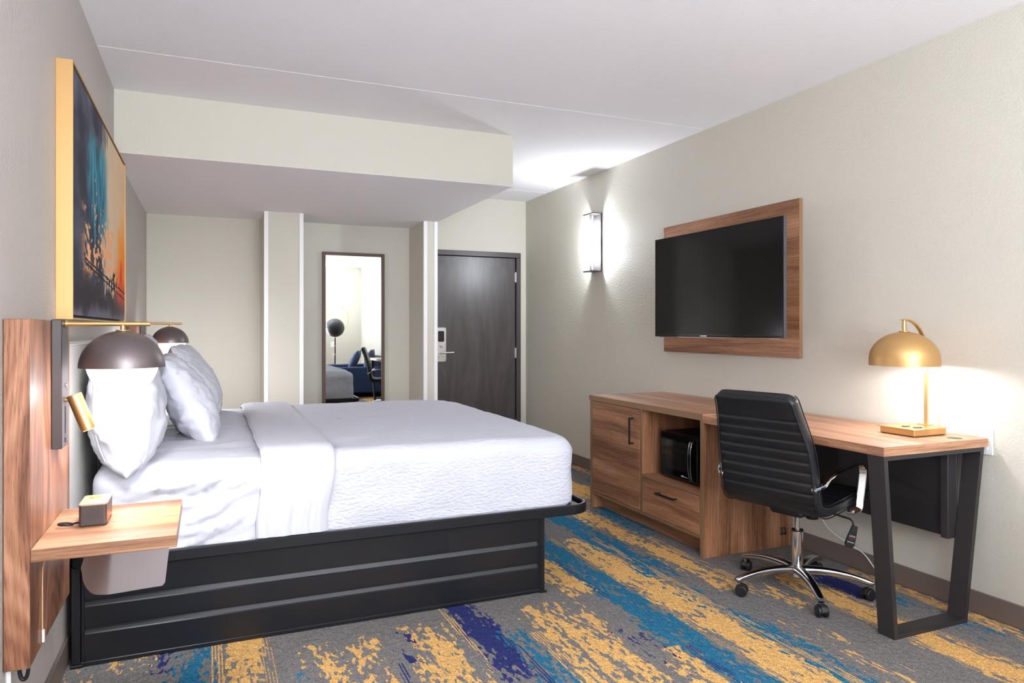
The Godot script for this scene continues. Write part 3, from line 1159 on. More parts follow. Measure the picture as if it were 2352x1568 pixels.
func wall_lamp(f0: float, ytop: float, which: String) -> void:
	var near := which == "near"
	var label := "bronze dome wall lamp with glowing globe over the bedside shelf nearest the viewer" if near else "bronze dome wall lamp with glowing globe beyond the far pillows"
	var f := f0 + 0.052
	var y := ytop - 0.010
	var t := thing("wall_lamp", label, "wall lamp", V(-0.43, ytop - 0.385, f), "bedside wall lamps")
	var st := S()
	bx(st, -0.430, -0.402, ytop - 0.386, ytop + 0.003, f0, f0 + 0.104, 0.0025)
	var plate := part(t, "back_plate", st, M.bronze_dark)
	st = S()
	tube(st, [V(-0.405, y, f), V(-0.170, y, f)], 0.0072, 16)
	cyl(st, 0.011, 0.0, 0.008, 18, aim(V(-0.402, y, f), Vector3(1, 0, 0)), 0.001)
	part(t, "arm", st, M.gold)
	var cx := -0.247
	var rim := y - 0.136
	# neck
	st = S()
	cyl(st, 0.007, rim + 0.118, y - 0.004, 16, at(cx, 0, f), 0.001)
	cyl(st, 0.020, rim + 0.1135, rim + 0.1175, 24, at(cx, 0, f), 0.001)
	part(t, "neck", st, M.gold)
	st = S()
	var prof := []
	for k in 25:
		var a := PI / 2 * k / 24.0
		prof.append(Vector2(0.1215 * cos(a), rim + 0.1145 * sin(a)))
	var inner := []
	for k in 25:
		var a := PI / 2 * (24 - k) / 24.0
		inner.append(Vector2(0.1195 * cos(a), rim + 0.1125 * sin(a)))
	lathe(st, prof, 64, at(cx, 0, f))
	lathe(st, inner, 64, at(cx, 0, f))
	lathe(st, [Vector2(0.1195, rim), Vector2(0.1215, rim)], 64, at(cx, 0, f))
	part(t, "shade", st, M.bronze)
	st = S()
	prof = []
	for k in 33:
		var a := -PI / 2 + PI * k / 32.0
		prof.append(Vector2(0.1085 * cos(a), 0.1085 * sin(a)))
	var gy := rim + 0.016
	var gl := SurfaceTool.new()
	gl.begin(Mesh.PRIMITIVE_TRIANGLES)
	prof = []
	for k in 29:
		var a := -PI / 2 + PI * k / 28.0
		prof.append(Vector2(0.102 * cos(a), gy + (0.103 if a < 0 else 0.092) * sin(a)))
	lathe(gl, prof, 56, at(cx, 0, f))
	part(t, "globe", gl, M.globe_glow)
	omni(t, V(cx, gy - 0.03, f), E_BED if near else E_BEDFAR, 0.09, Color(0.97, 0.98, 1.0))
	# little reading spot on the plate
	st = S()
	var yb := ytop - 0.243
	tube(st, [V(-0.403, yb, f), V(-0.386, yb, f)], 0.006, 12)
	var top := V(-0.378, yb + 0.012, f)
	var dir := Vector3(0.36, -1.0, 0.0).normalized()
	var xf := aim(top, dir)
	cyl(st, 0.021, -0.004, 0.112, 32, xf, 0.002)
	part(t, "reading_spot", st, M.gold)
	st = S()
	disc(st, 0.016, 0.1135, 24, xf, true)
	part(t, "spot_lens", st, M.warm_glow)
	if near:
		var sp := SpotLight3D.new()
		sp.name = "spot_light"
		sp.light_energy = 0.5
		sp.light_color = Color(1.0, 0.66, 0.30)
		sp.light_size = 0.012
		sp.spot_angle = 27.0
		sp.spot_angle_attenuation = 0.6
		sp.spot_range = 4.0
		sp.spot_attenuation = 2.0
		sp.shadow_enabled = true
		t.add_child(sp)
		var from := top + dir * 0.118
		sp.position = from - t.position
		var to_dir := (V(-0.215, 0.669, 2.47) - from).normalized()
		sp.basis = Basis.looking_at(to_dir, Vector3(0, 0, 1))
	# switch, slot and port on the face of the plate
	st = S()
	cyl(st, 0.006, 0.0, 0.005, 14, aim(V(-0.402, ytop - 0.198, f), Vector3(1, 0, 0)), 0.001)
	part(plate, "switch_knob", st, M.chrome)
	st = S()
	bx(st, -0.4025, -0.4008, ytop - 0.345, ytop - 0.262, f - 0.002, f + 0.002, 0.0005)
	part(plate, "slot", st, M.black_plastic)
	st = S()
	bx(st, -0.4025, -0.4005, ytop - 0.372, ytop - 0.358, f - 0.006, f + 0.006, 0.0005)
	part(plate, "usb_port", st, M.black_plastic)

func build_painting() -> void:
	var t := thing("painting", "large abstract canvas of teal, cream and orange in a gold frame", "painting", V(XL, 1.285, 3.77))
	var f0 := 2.90
	var f1 := 4.635
	var y0 := 1.285
	var y1 := 2.200
	var st := S()
	# shadow gap frame: four gold sides
	bx(st, XL, -0.437, y0, y1, f0, f0 + 0.006, 0.001)
	bx(st, XL, -0.437, y0, y1, f1 - 0.006, f1, 0.001)
	bx(st, XL, -0.437, y1 - 0.006, y1, f0 + 0.006, f1 - 0.006, 0.001)
	bx(st, XL, -0.437, y0, y0 + 0.006, f0 + 0.006, f1 - 0.006, 0.001)
	part(t, "frame", st, M.gold_satin)
	st = S()
	bx(st, XL, -0.47, y0 + 0.006, y1 - 0.006, f0 + 0.006, f1 - 0.006, 0.0)
	part(t, "backing", st, M.black_plastic)
	st = S()
	var a := V(-0.441, y1 - 0.016, f0 + 0.016)
	var b := V(-0.441, y1 - 0.016, f1 - 0.016)
	var c := V(-0.441, y0 + 0.016, f1 - 0.016)
	var d := V(-0.441, y0 + 0.016, f0 + 0.016)
	var n := Vector3(1, 0, 0)
	var uvs := {a: Vector2(0.002, 0.002), b: Vector2(0.998, 0.002), c: Vector2(0.998, 0.998), d: Vector2(0.002, 0.998)}
	for q in [[a, b, c], [a, c, d]]:
		for p in [q[0], q[1], q[2]]:
			vert(st, p, n, uvs[p])
	for e in [[a, b], [b, c], [c, d], [d, a]]:
		for p in [e[0], e[1], e[1] - n * 0.028, e[0], e[1] - n * 0.028, e[0] - n * 0.028]:
			var base: Vector3 = p if uvs.has(p) else p + n * 0.028
			var mid: Vector3 = (e[0] + e[1]) / 2 - V(-0.441, (y0 + y1) / 2, (f0 + f1) / 2)
			vert(st, p, mid.normalized(), uvs.get(base, Vector2(0.1, 0.1)))
	part(t, "canvas", st, M.art)

func build_mirror() -> void:
	var t := thing("wall_mirror", "tall mirror in a thin brown frame on the alcove wall", "mirror", V(1.285, 0.16, FB))
	var x0 := 0.993
	var x1 := 1.586
	var y0 := 0.16
	var y1 := 1.985
	var st := S()
	grain = 1
	bx(st, x0, x0 + 0.030, y0, y1, FB - 0.032, FB - 0.002, 0.002)
	bx(st, x1 - 0.030, x1, y0, y1, FB - 0.032, FB - 0.002, 0.002)
	bx(st, x0 + 0.030, x1 - 0.030, y1 - 0.030, y1, FB - 0.032, FB - 0.002, 0.002)
	bx(st, x0 + 0.030, x1 - 0.030, y0, y0 + 0.030, FB - 0.032, FB - 0.002, 0.002)
	part(t, "mirror_frame", st, M.mirror_frame)
	st = S()
	bx(st, x0 + 0.028, x1 - 0.028, y0 + 0.028, y1 - 0.028, FB - 0.020, FB - 0.012, 0.0)
	part(t, "mirror_glass", st, M.mirror_glass)
	st = S()
	bx(st, x0 + 0.01, x1 - 0.01, y0 + 0.01, y1 - 0.01, FB - 0.011, FB, 0.0)
	part(t, "backing", st, M.mirror_frame)

func build_sconce() -> void:
	var t := thing("wall_sconce", "ribbed glass box sconce with two bulbs on the wall beside the television", "wall lamp", V(XR, 1.75, 5.37))
	var f0 := 5.285
	var f1 := 5.455
	var x0 := 3.020
	var y0 := 1.748
	var y1 := 2.252
	var st := S()
	bx(st, XR - 0.014, XR, y0, y1, f0, f1, 0.002)
	part(t, "back_plate", st, M.bronze_dark)
	for y in [y0, y1 - 0.010]:
		st = S()
		bx(st, x0, XR - 0.014, y, y + 0.010, f0, f1, 0.002)
		part(t, "cap", st, M.bronze_dark)
	# ribbed panes
	var pane := func(a: Vector2, b: Vector2, ribs: int) -> void:
		var rows := [PackedVector3Array(), PackedVector3Array()]
		var nn := (b - a).orthogonal().normalized()
		var m := ribs * 6
		for k in m + 1:
			var p := a.lerp(b, float(k) / m) + nn * 0.0022 * absf(sin(PI * k / 6.0))
			rows[0].append(V(p.x, y0 + 0.010, p.y))
			rows[1].append(V(p.x, y1 - 0.010, p.y))
		var g := S()
		grid(g, rows)
		part(t, "glass_pane", g, M.glass)
	pane.call(Vector2(x0 + 0.004, f0 + 0.004), Vector2(XR - 0.014, f0 + 0.004), 9)
	pane.call(Vector2(x0 + 0.004, f0 + 0.004), Vector2(x0 + 0.004, f1 - 0.004), 14)
	pane.call(Vector2(x0 + 0.004, f1 - 0.004), Vector2(XR - 0.014, f1 - 0.004), 9)
	var cx := 3.062
	var cf := 5.37
	for q in [[y0 + 0.010, 1.0, 1.895], [y1 - 0.010, -1.0, 2.105]]:
		st = S()
		var s: float = q[1]
		cyl(st, 0.021, minf(q[0], q[0] + s * 0.075), maxf(q[0], q[0] + s * 0.075), 24, at(cx, 0, cf), 0.003)
		part(t, "socket", st, M.steel_brushed)
		st = S()
		var prof := []
		for k in 17:
			var a := -PI / 2 + PI * k / 16.0
			prof.append(Vector2(0.027 * cos(a), q[2] + 0.036 * sin(a)))
		lathe(st, prof, 28, at(cx, 0, cf))
		part(t, "bulb", st, M.bulb_glow)
		omni(t, V(cx, q[2], cf), E_SCONCE, 0.025, Color(0.93, 0.965, 1.0))

func build_tv() -> void:
	grain = 2
	uvo = Vector2(-0.04, 0.6)
	var t := thing("tv_wall_panel", "walnut wall board mounted behind the television", "wall panel", V(XR, 1.085, 3.70))
	var st := S()
	bx(st, XR - 0.026, XR - 0.004, 1.087, 1.995, 3.052, 4.350, 0.0)
	part(t, "board", st, M.walnut)
	st = S()
	bx(st, XR - 0.027, XR - 0.003, 1.0865, 1.9955, 3.0505, 3.052, 0.0005)
	bx(st, XR - 0.027, XR - 0.003, 1.0865, 1.9955, 4.350, 4.3515, 0.0005)
	bx(st, XR - 0.027, XR - 0.003, 1.995, 1.9965, 3.0505, 4.3515, 0.0005)
	bx(st, XR - 0.027, XR - 0.003, 1.0855, 1.087, 3.0505, 4.3515, 0.0005)
	part(t, "edge_band", st, M.edge_band)
	uvo = Vector2.ZERO

	# television, turned very slightly on its arm
	t = thing("television", "wide black flat television with a dark screen", "television", V(2.80, 1.53, 3.455))
	t.rotation_degrees.y = 0.9
	# local axes: x toward the wall, z toward the viewer's end
	var w := 1.148
	var y0 := -0.328
	var y1 := 0.325
	st = S()
	cbox(st, Vector3(0.0, y0, -w / 2), Vector3(0.022, y1, w / 2), 0.002)
	var body := lpart(t, "casing", st, M.tv_side)
	st = S()
	cbox(st, Vector3(0.022, y0 + 0.05, -w / 2 + 0.10), Vector3(0.062, y1 - 0.16, w / 2 - 0.10), 0.008)
	lpart(t, "rear_housing", st, M.black_plastic)
	st = S()
	var b := 0.007
	cbox(st, Vector3(-0.003, y1 - b, -w / 2), Vector3(0.001, y1, w / 2), 0.0008)
	cbox(st, Vector3(-0.003, y0, -w / 2), Vector3(0.001, y0 + 0.014, w / 2), 0.0008)
	cbox(st, Vector3(-0.003, y0 + 0.014, -w / 2), Vector3(0.001, y1 - b, -w / 2 + b), 0.0008)
	cbox(st, Vector3(-0.003, y0 + 0.014, w / 2 - b), Vector3(0.001, y1 - b, w / 2), 0.0008)
	lpart(t, "bezel", st, M.black_gloss)
	st = S()
	cbox(st, Vector3(-0.0015, y0 + 0.014, -w / 2 + b), Vector3(0.0, y1 - b, w / 2 - b), 0.0)
	lpart(t, "screen", st, M.tv_screen)
	st = S()
	cbox(st, Vector3(-0.0036, y0 + 0.004, -0.105), Vector3(-0.003, y0 + 0.010, -0.045), 0.0)
	lpart(t, "maker_mark", st, M.print_white)
	st = S()
	cbox(st, Vector3(0.002, y0 - 0.004, -w / 2 + 0.04), Vector3(0.012, y0, w / 2 - 0.04), 0.001)
	lpart(t, "lower_trim", st, M.chrome)
	st = S()
	cbox(st, Vector3(0.062, -0.20, -0.20), Vector3(0.072, 0.20, 0.20), 0.002)
	cbox(st, Vector3(0.072, -0.025, -0.03), Vector3(0.25, 0.025, 0.03), 0.004)
	cbox(st, Vector3(0.25, -0.11, -0.11), Vector3(0.284, 0.11, 0.11), 0.003)
	lpart(t, "wall_arm", st, M.black_plastic)

func handle(t: Node3D, a: Vector3, b: Vector3, out: Vector3) -> void:
	var st := S()
	var d := (b - a).normalized()
	var h := 0.028
	var mid_up := out.normalized()
	bar(st, [a + out * h, b + out * h], rect_section(0.005, 0.005, 0.001), mid_up)
	for p in [a + d * 0.006, b - d * 0.006]:
		bar(st, [p, p + out * (h + 0.003)], rect_section(0.005, 0.0048, 0.001), d)
	part(t, "handle", st, M.black_plastic)

func build_credenza() -> void:
	var t := thing("credenza", "walnut credenza with a door, an open niche and a drawer", "cabinet", V(2.79, 0, 3.75))
	var xf := 2.48
	var f0 := 3.128
	var f1 := 4.372
	var top := 0.788
	var th := 0.030
	var st := S()
	grain = 2
	uvo = Vector2(-0.2, 0.5)
	bx(st, xf - 0.008, XR - 0.006, top - 0.036, top, f0 - 0.002, f1 + 0.002, 0.0012)
	part(t, "top_board", st, M.walnut)
	grain = 1
	uvo = Vector2(0.6, 0.3)
	for q in [[f0, f0 + th], [f1 - th, f1]]:
		st = S()
		bx(st, xf, XR - 0.006, 0.0, top - 0.036, q[0], q[1], 0.001)
		part(t, "end_panel", st, M.walnut)
	uvo = Vector2(0.8, 0.1)
	st = S()
	bx(st, xf + 0.002, XR - 0.02, 0.112, top - 0.036, 3.725, 3.747, 0.001)
	part(t, "divider", st, M.walnut)
	grain = 2
	st = S()
	bx(st, xf + 0.002, XR - 0.02, 0.100, 0.116, f0 + th, f1 - th, 0.001)
	part(t, "bottom_board", st, M.walnut)
	st = S()
	bx(st, xf + 0.002, XR - 0.02, 0.334, 0.352, f0 + th, 3.725, 0.001)
	part(t, "niche_shelf", st, M.walnut)
	st = S()
	bx(st, XR - 0.02, XR - 0.008, 0.06, top - 0.036, f0 + th, f1 - th, 0.0)
	part(t, "back_board", st, M.walnut)
	st = S()
	bx(st, xf + 0.075, xf + 0.090, 0.0, 0.100, f0 + th, f1 - th, 0.001)
	part(t, "toe_kick", st, M.walnut)
	for q in [3.022, 3.046]:
		st = S()
		tube(st, curve([V(q, 0.110, f0), V(q, 0.104, f0 - 0.014), V(q, 0.080, f0 - 0.018), V(q, 0.073, f0 - 0.010), V(q, 0.079, f0 - 0.004)], 4), 0.0035, 6)
		part(t, "cable_hook", st, M.black_plastic)
	# lighter edge bands on the front edges
	st = S()
	var e := 0.0012
	bx(st, xf - 0.008 - e, xf - 0.008, top - 0.0355, top - 0.0005, f0 - 0.001, f1 + 0.001, 0.0)
	for q in [[f0, f0 + th], [f1 - th, f1]]:
		bx(st, xf - e, xf, 0.0, top - 0.0365, q[0] + 0.001, q[1] - 0.001, 0.0)
	bx(st, xf + 0.002 - e, xf + 0.002, 0.1165, top - 0.0365, 3.7255, 3.7465, 0.0)
	bx(st, xf + 0.002 - e, xf + 0.002, 0.1005, 0.1155, f0 + th, f1 - th, 0.0)
	bx(st, xf + 0.002 - e, xf + 0.002, 0.3345, 0.3515, f0 + th, 3.725, 0.0)
	part(t, "edge_band", st, M.edge_band)
	# door and drawer with horizontal grain
	grain = 2
	uvo = Vector2(0.05, 0.4)
	st = S()
	bx(st, xf - 0.002, xf + 0.017, 0.121, top - 0.040, 3.751, f1 - th - 0.004, 0.001)
	var door := part(t, "door", st, M.walnut)
	handle(door, V(xf - 0.002, 0.522, 3.822), V(xf - 0.002, 0.692, 3.822), Vector3(-1, 0, 0))
	uvo = Vector2(0.35, 0.9)
	st = S()
	bx(st, xf - 0.002, xf + 0.017, 0.119, 0.331, f0 + th + 0.004, 3.721, 0.001)
	var drawer := part(t, "drawer", st, M.walnut)
	handle(drawer, V(xf - 0.002, 0.272, 3.54), V(xf - 0.002, 0.272, 3.365), Vector3(-1, 0, 0))
	uvo = Vector2.ZERO

	# microwave in the niche
	t = thing("microwave", "black microwave oven inside the credenza niche", "microwave", V(2.72, 0.352, 3.40))
	var mx := 2.553
	var g0 := 3.172
	var g1 := 3.632
	st = S()
	bx(st, mx + 0.02, mx + 0.36, 0.360, 0.632, g0, g1, 0.006)
	part(t, "casing", st, M.black_plastic)
	for q in [[mx + 0.05, g0 + 0.03], [mx + 0.05, g1 - 0.05], [mx + 0.30, g0 + 0.03], [mx + 0.30, g1 - 0.05]]:
		st = S()
		bx(st, q[0], q[0] + 0.02, 0.352, 0.361, q[1], q[1] + 0.02, 0.001)
		part(t, "foot", st, M.black_plastic)
	st = S()
	bx(st, mx, mx + 0.02, 0.362, 0.630, g0 + 0.105, g1, 0.004)
	var md := part(t, "oven_door", st, M.black_gloss)
	st = S()
	bx(st, mx - 0.0006, mx, 0.415, 0.585, g0 + 0.175, g1 - 0.055, 0.0)
	var win = M.black_gloss.duplicate()
	win.albedo_color = c8(34, 30, 30)
	part(md, "oven_window", st, win)
	st = S()
	bx(st, mx, mx + 0.02, 0.362, 0.630, g0, g0 + 0.102, 0.004)
	part(t, "control_panel", st, M.black_gloss)
	st = S()
	var hp := []
	for k in 13:
		var a := PI * k / 12.0
		hp.append(V(mx - 0.034 * pow(sin(a), 0.5), 0.496 - 0.115 * cos(a), g0 + 0.130))
	bar(st, hp, rect_section(0.006, 0.010, 0.002), Vector3(-1, 0, 0), false, false)
	var mh := part(md, "handle", st, M.black_gloss)
	for s in [-0.011, 0.011]:
		st = S()
		var hq := []
		for p in hp:
			hq.append(p + Vector3(-0.004, 0, s))
		tube(st, hq, 0.0022, 6)
		part(mh if false else md, "handle_trim", st, M.chrome)
	st = S()
	bx(st, mx - 0.001, mx - 0.0004, 0.386, 0.394, 3.40, 3.425, 0.0)
	bx(st, mx - 0.001, mx - 0.0004, 0.386, 0.389, 3.365, 3.398, 0.0)
	part(md, "maker_mark", st, M.print_white)

func build_desk() -> void:
	var t := thing("desk", "walnut laminate writing desk on a black steel frame leg", "desk", V(2.78, 0, 2.56))
	var f0 := 2.00
	var f1 := 3.125
	var top := 0.780
	var st := S()
	grain = 2
	uvo = Vector2(0.6, -0.05)
	bx(st, 2.468, XR - 0.012, top - 0.038, top, f0, f1, 0.0012)
	part(t, "desk_top", st, M.walnut_lit)
	uvo = Vector2.ZERO
	# frame leg: a trapezoid of flat bar, narrower at the floor
	var y1 := top - 0.0385
	var a := V(2.472, 0.0, f0)
	var poly := [Vector2(2.474, y1), Vector2(3.085, y1), Vector2(2.975, 0.0), Vector2(2.535, 0.0)]
	var inner := [Vector2(2.497, y1 - 0.018), Vector2(3.061, y1 - 0.018), Vector2(2.956, 0.018), Vector2(2.556, 0.018)]
	var fa := f0 + 0.006
	var fb := f0 + 0.082
	st = S()
	for k in 4:
		var p: Vector2 = poly[k]
		var q: Vector2 = poly[(k + 1) % 4]
		var r: Vector2 = inner[(k + 1) % 4]
		var s: Vector2 = inner[k]
		var c := V((p.x + q.x + r.x + s.x) / 4, (p.y + q.y + r.y + s.y) / 4, (fa + fb) / 2)
		face(st, [V(p.x, p.y, fa), V(q.x, q.y, fa), V(r.x, r.y, fa), V(s.x, s.y, fa)], c)
		face(st, [V(p.x, p.y, fb), V(q.x, q.y, fb), V(r.x, r.y, fb), V(s.x, s.y, fb)], c)
		face(st, [V(p.x, p.y, fa), V(q.x, q.y, fa), V(q.x, q.y, fb), V(p.x, p.y, fb)], c)
		face(st, [V(s.x, s.y, fa), V(r.x, r.y, fa), V(r.x, r.y, fb), V(s.x, s.y, fb)], c)
	part(t, "frame_leg", st, M.dark_frame_steel)
	# modesty panel with its bracket
	st = S()
	bx(st, 2.985, 3.003, 0.34, y1, f0 + 0.12, f1, 0.001)
	part(t, "modesty_panel", st, M.modesty_panel)
	st = S()
	bx(st, 2.965, 3.02, 0.335, y1, f0 + 0.085, f0 + 0.12, 0.002)
	bx(st, 3.02, 3.028, 0.335, y1, f0 + 0.085, f0 + 0.17, 0.001)
	part(t, "panel_bracket", st, M.dark_frame_steel)
	st = S()
	cyl(st, 0.030, top - 0.004, top + 0.0006, 28, at(2.965, 0, 2.055), 0.0004)
	var g := part(t, "cable_grommet", st, M.black_plastic)
	# levellers with little hook feet
	st = S()
	bx(st, 2.53, 2.98, y1 - 0.03, y1, f0 + 0.082, f0 + 0.10, 0.001)
	part(t, "top_brace", st, M.dark_frame_steel)

# ---------------------------------------------------------------- chair
func build_chair() -> void:
	var t := thing("office_chair", "black ribbed leather swivel chair with chrome arms at the desk", "office chair", V(2.60, 0, 2.58))
	# local axes: +x forward (to the desk), +z to the viewer's side
	t.rotation_degrees.y = 14.0
	# centre line of the shell, from the front of the seat to the top of the back
	var ctrl := [Vector3(0.27, 0.435, 0), Vector3(0.235, 0.462, 0), Vector3(0.12, 0.468, 0), Vector3(-0.05, 0.452, 0), Vector3(-0.165, 0.446, 0), Vector3(-0.225, 0.475, 0), Vector3(-0.245, 0.55, 0), Vector3(-0.258, 0.64, 0), Vector3(-0.285, 0.76, 0), Vector3(-0.325, 0.88, 0), Vector3(-0.362, 0.968, 0)]
	var line := curve(ctrl, 16)
	var acc := [0.0]
	for i in range(1, line.size()):
		acc.append(acc[i - 1] + line[i].distance_to(line[i - 1]))
	var total: float = acc[acc.size() - 1]
	# resample
	var n := 190
	var pts := []
	var k := 0
	for i in n + 1:
		var s := total * i / n
		while k < acc.size() - 2 and acc[k + 1] < s:
			k += 1
		pts.append(line[k].lerp(line[k + 1], clampf((s - acc[k]) / maxf(acc[k + 1] - acc[k], 1e-6), 0, 1)))
	var seams := []
	var top_band := 0.118
	for j in 9:
		seams.append(total - top_band - 0.0475 * j)
	for j in 8:
		seams.append(0.05 + 0.05 * j)
	var rows := []
	var edges := [[], []]
	for i in n + 1:
		var s := total * i / n
		var a: Vector3 = pts[maxi(i - 1, 0)]
		var b: Vector3 = pts[mini(i + 1, n)]
		var tang := (b - a).normalized()
		var nn := Vector3(-tang.y, tang.x, 0)   # toward the sitter's side is -nn on the back
		var near := 1.0
		for q in seams:
			near = minf(near, absf(s - q))
		var groove := clampf(near / 0.015, 0.0, 1.0)
		groove = sqrt(1.0 - (1.0 - groove) * (1.0 - groove))
		var u := s / total
		var hw := 0.238 - 0.006 * cos(u * TAU) - 0.030 * smoothstep(0.70, 1.0, u)
		var endr := minf(s, total - s)
		var cap := sqrt(clampf(1.0 - pow(1.0 - minf(endr / 0.026, 1.0), 2.0), 0.0, 1.0))
		var corner := 0.035 * pow(1.0 - minf(endr / 0.04, 1.0), 2.0)
		var half := 0.030 * maxf(cap, 0.02)
		var loop := PackedVector3Array()
		var m := 40
		for j in m:
			var ang := TAU * j / m
			var cx := signf(cos(ang)) * pow(absf(cos(ang)), 0.22)
			var sx := signf(sin(ang)) * pow(absf(sin(ang)), 0.55)
			var depth := half * (1.0 - 0.34 * (1.0 - groove) * smoothstep(1.0, 0.93, absf(cx)))
			loop.append(pts[i] + Vector3(0, 0, cx * (hw - corner)) + nn * sx * depth)
		rows.append(loop)
		for e in 2:
			edges[e].append(pts[i] + Vector3(0, 0, (hw - corner - 0.006) * (1 if e == 0 else -1)) + nn * half * 0.93)
			edges[e].append(pts[i] + Vector3(0, 0, (hw - corner - 0.006) * (1 if e == 0 else -1)) - nn * half * 0.93)
	var split := int(n * 0.47)
	var st := S()
	grid(st, rows.slice(0, split + 1), true)
	var seat := lpart(t, "seat", st, M.leather)
	st = S()
	grid(st, rows.slice(split, n + 1), true)
	var back := lpart(t, "backrest", st, M.leather)
	for e in 2:
		for w in 2:
			for seg in [[3, split, seat], [split, n - 3, back]]:
				var pp := []
				for i in range(seg[0], seg[1] + 1):
					pp.append(edges[e][i * 2 + w])
				st = S()
				tube(st, pp, 0.0028, 6)
				lpart(seg[2], "piping", st, M.leather)
	# arms: flat chrome bar
	for s in [-1.0, 1.0]:
		var z: float = 0.262 * s
		var c2 := [Vector3(-0.262, 0.560, z - 0.022 * s), Vector3(-0.235, 0.575, z), Vector3(-0.19, 0.602, z), Vector3(-0.10, 0.622, z), Vector3(0.04, 0.634, z), Vector3(0.083, 0.628, z), Vector3(0.103, 0.600, z), Vector3(0.098, 0.55, z), Vector3(0.078, 0.47, z), Vector3(0.064, 0.432, z), Vector3(0.035, 0.418, z - 0.020 * s)]
		st = S()
		bar(st, curve(c2, 8), rect_section(0.006, 0.016, 0.003), Vector3(0, 0.8, 0.0), false, false)
		var arm := lpart(t, "armrest", st, M.chrome)
		for p in [[Vector3(-0.262, 0.556, z - 0.024 * s)], [Vector3(0.033, 0.418, z - 0.020 * s)]]:
			st = S()
			cyl(st, 0.012, -0.012, 0.014, 16, aim(p[0], Vector3(0, 0, s)), 0.002)
			lpart(arm, "arm_bracket", st, M.chrome)
	# mechanism
	st = S()
	cbox(st, Vector3(-0.11, 0.375, -0.085), Vector3(0.11, 0.425, 0.085), 0.012)
	lpart(t, "tilt_mechanism", st, M.black_plastic)
	st = S()
	cyl(st, 0.030, 0.330, 0.392, 24, Transform3D(Basis(), Vector3(0.095, 0, 0.02)), 0.006, 0.034)
	lpart(t, "tension_knob", st, M.black_plastic)
	st = S()
	var lev := [Vector3(0.05, 0.392, 0.06), Vector3(0.055, 0.388, 0.14), Vector3(0.06, 0.378, 0.225), Vector3(0.062, 0.366, 0.238), Vector3(0.062, 0.352, 0.240)]
	tube(st, lev, 0.0045, 10)
	var lever := lpart(t, "tilt_lever", st, M.black_plastic)
	st = S()
	var pad := PackedVector2Array([Vector2(-0.011, 0.052), Vector2(0.011, 0.052), Vector2(0.018, 0.0), Vector2(0.021, -0.035), Vector2(0.014, -0.052), Vector2(-0.014, -0.052), Vector2(-0.021, -0.035), Vector2(-0.018, 0.0)])
	# paddle turned to the viewer
	var pb := Basis(Vector3.UP, deg_to_rad(-46.0)) * Basis(Vector3(0, 0, 1), deg_to_rad(-16.0))
	var px := Transform3D(pb, Vector3(0.050, 0.302, 0.236))
	prism(st, pad, 0.012, px)
	lpart(lever, "paddle", st, M.black_plastic)
	for q in [["LOCK", 0.012, 0.004, M.print_white], ["TILT", 0.010, -0.010, M.print_red], ["FORWARD", 0.0075, -0.024, M.print_white]]:
		var tm := TextMesh.new()
		tm.text = q[0]
		tm.font_size = 32
		tm.pixel_size = q[1] / 32.0 * 0.85
		tm.depth = 0.0004
		var o := MeshInstance3D.new()
		o.name = "lettering"
		o.mesh = tm
		o.material_override = q[3]
		lever.add_child(o, true)
		o.transform = px * Transform3D(Basis(), Vector3(0.0, q[2], 0.0124))
	# gas column
	st = S()
	cyl(st, 0.014, 0.255, 0.38, 20, Transform3D(), 0.001)
	cyl(st, 0.026, 0.075, 0.285, 28, Transform3D(), 0.003)
	lpart(t, "gas_column", st, M.chrome)
	st = S()
	cyl(st, 0.027, 0.283, 0.292, 28, Transform3D(), 0.001)
	lpart(t, "column_collar", st, M.black_plastic)
	st = S()
	cyl(st, 0.043, 0.062, 0.122, 32, Transform3D(), 0.010, 0.033)
	lpart(t, "hub", st, M.aluminium)
	# five legs on casters; angles seen from above
	for j in 5:
		var ang := deg_to_rad(-118.0 + 72.0 * j - 14.0)
		var dir := Vector3(cos(ang), 0, -sin(ang))
		var sidev := dir.cross(Vector3.UP)
		var rws := []
		var m := 18
		for i in m + 1:
			var q := float(i) / m
			var r := 0.022 + 0.300 * q
			var y := 0.100 + 0.012 * sin(q * PI * 0.9) - 0.030 * q * q
			var w := lerpf(0.026, 0.0165, q)
			var h := lerpf(0.020, 0.0135, q)
			var lp := PackedVector3Array()
			for e in 20:
				var a := TAU * e / 20.0
				var ca := signf(cos(a)) * pow(absf(cos(a)), 0.75)
				var sa := signf(sin(a)) * pow(absf(sin(a)), 0.75)
				lp.append(dir * r + Vector3(0, y + h * sa, 0) + sidev * w * ca)
			rws.append(lp)
		var tip := PackedVector3Array()
		for e in 20:
			tip.append(rws[m][e].lerp(dir * 0.327 + Vector3(0, 0.081, 0), 0.45) + dir * 0.006)
		rws.append(tip)
		st = S()
		grid(st, rws, true)
		var q2 := []
		for e in 20:
			q2.append(tip[e])
		face(st, q2, Vector3(0, 0.09, 0))
		var leg := lpart(t, "star_leg", st, M.aluminium)
		# caster
		var cpos := dir * 0.312
		st = S()
		cyl(st, 0.007, 0.045, 0.075, 12, Transform3D(Basis(), cpos), 0.001)
		lpart(leg, "caster_stem", st, M.chrome)
		var yaw := 0.6 + j * 1.3
		var axle := Vector3(cos(yaw), 0, sin(yaw))
		var fw := axle.cross(Vector3.UP)
		var wc := cpos + fw * 0.012 + Vector3(0, 0.026, 0)
		for s in [-1.0, 1.0]:
			st = S()
			cyl(st, 0.026, 0.0, 0.017, 28, aim(wc + axle * (0.006 if s > 0 else -0.006), axle * s), 0.004)
			lpart(leg, "caster_wheel", st, M.black_plastic)
		st = S()
		var hood := []
		for e in 15:
			var a := PI * (0.02 + 0.96 * e / 14.0)
			hood.append(wc + fw * cos(a) * 0.027 * -1.0 + Vector3(0, sin(a) * 0.029, 0))
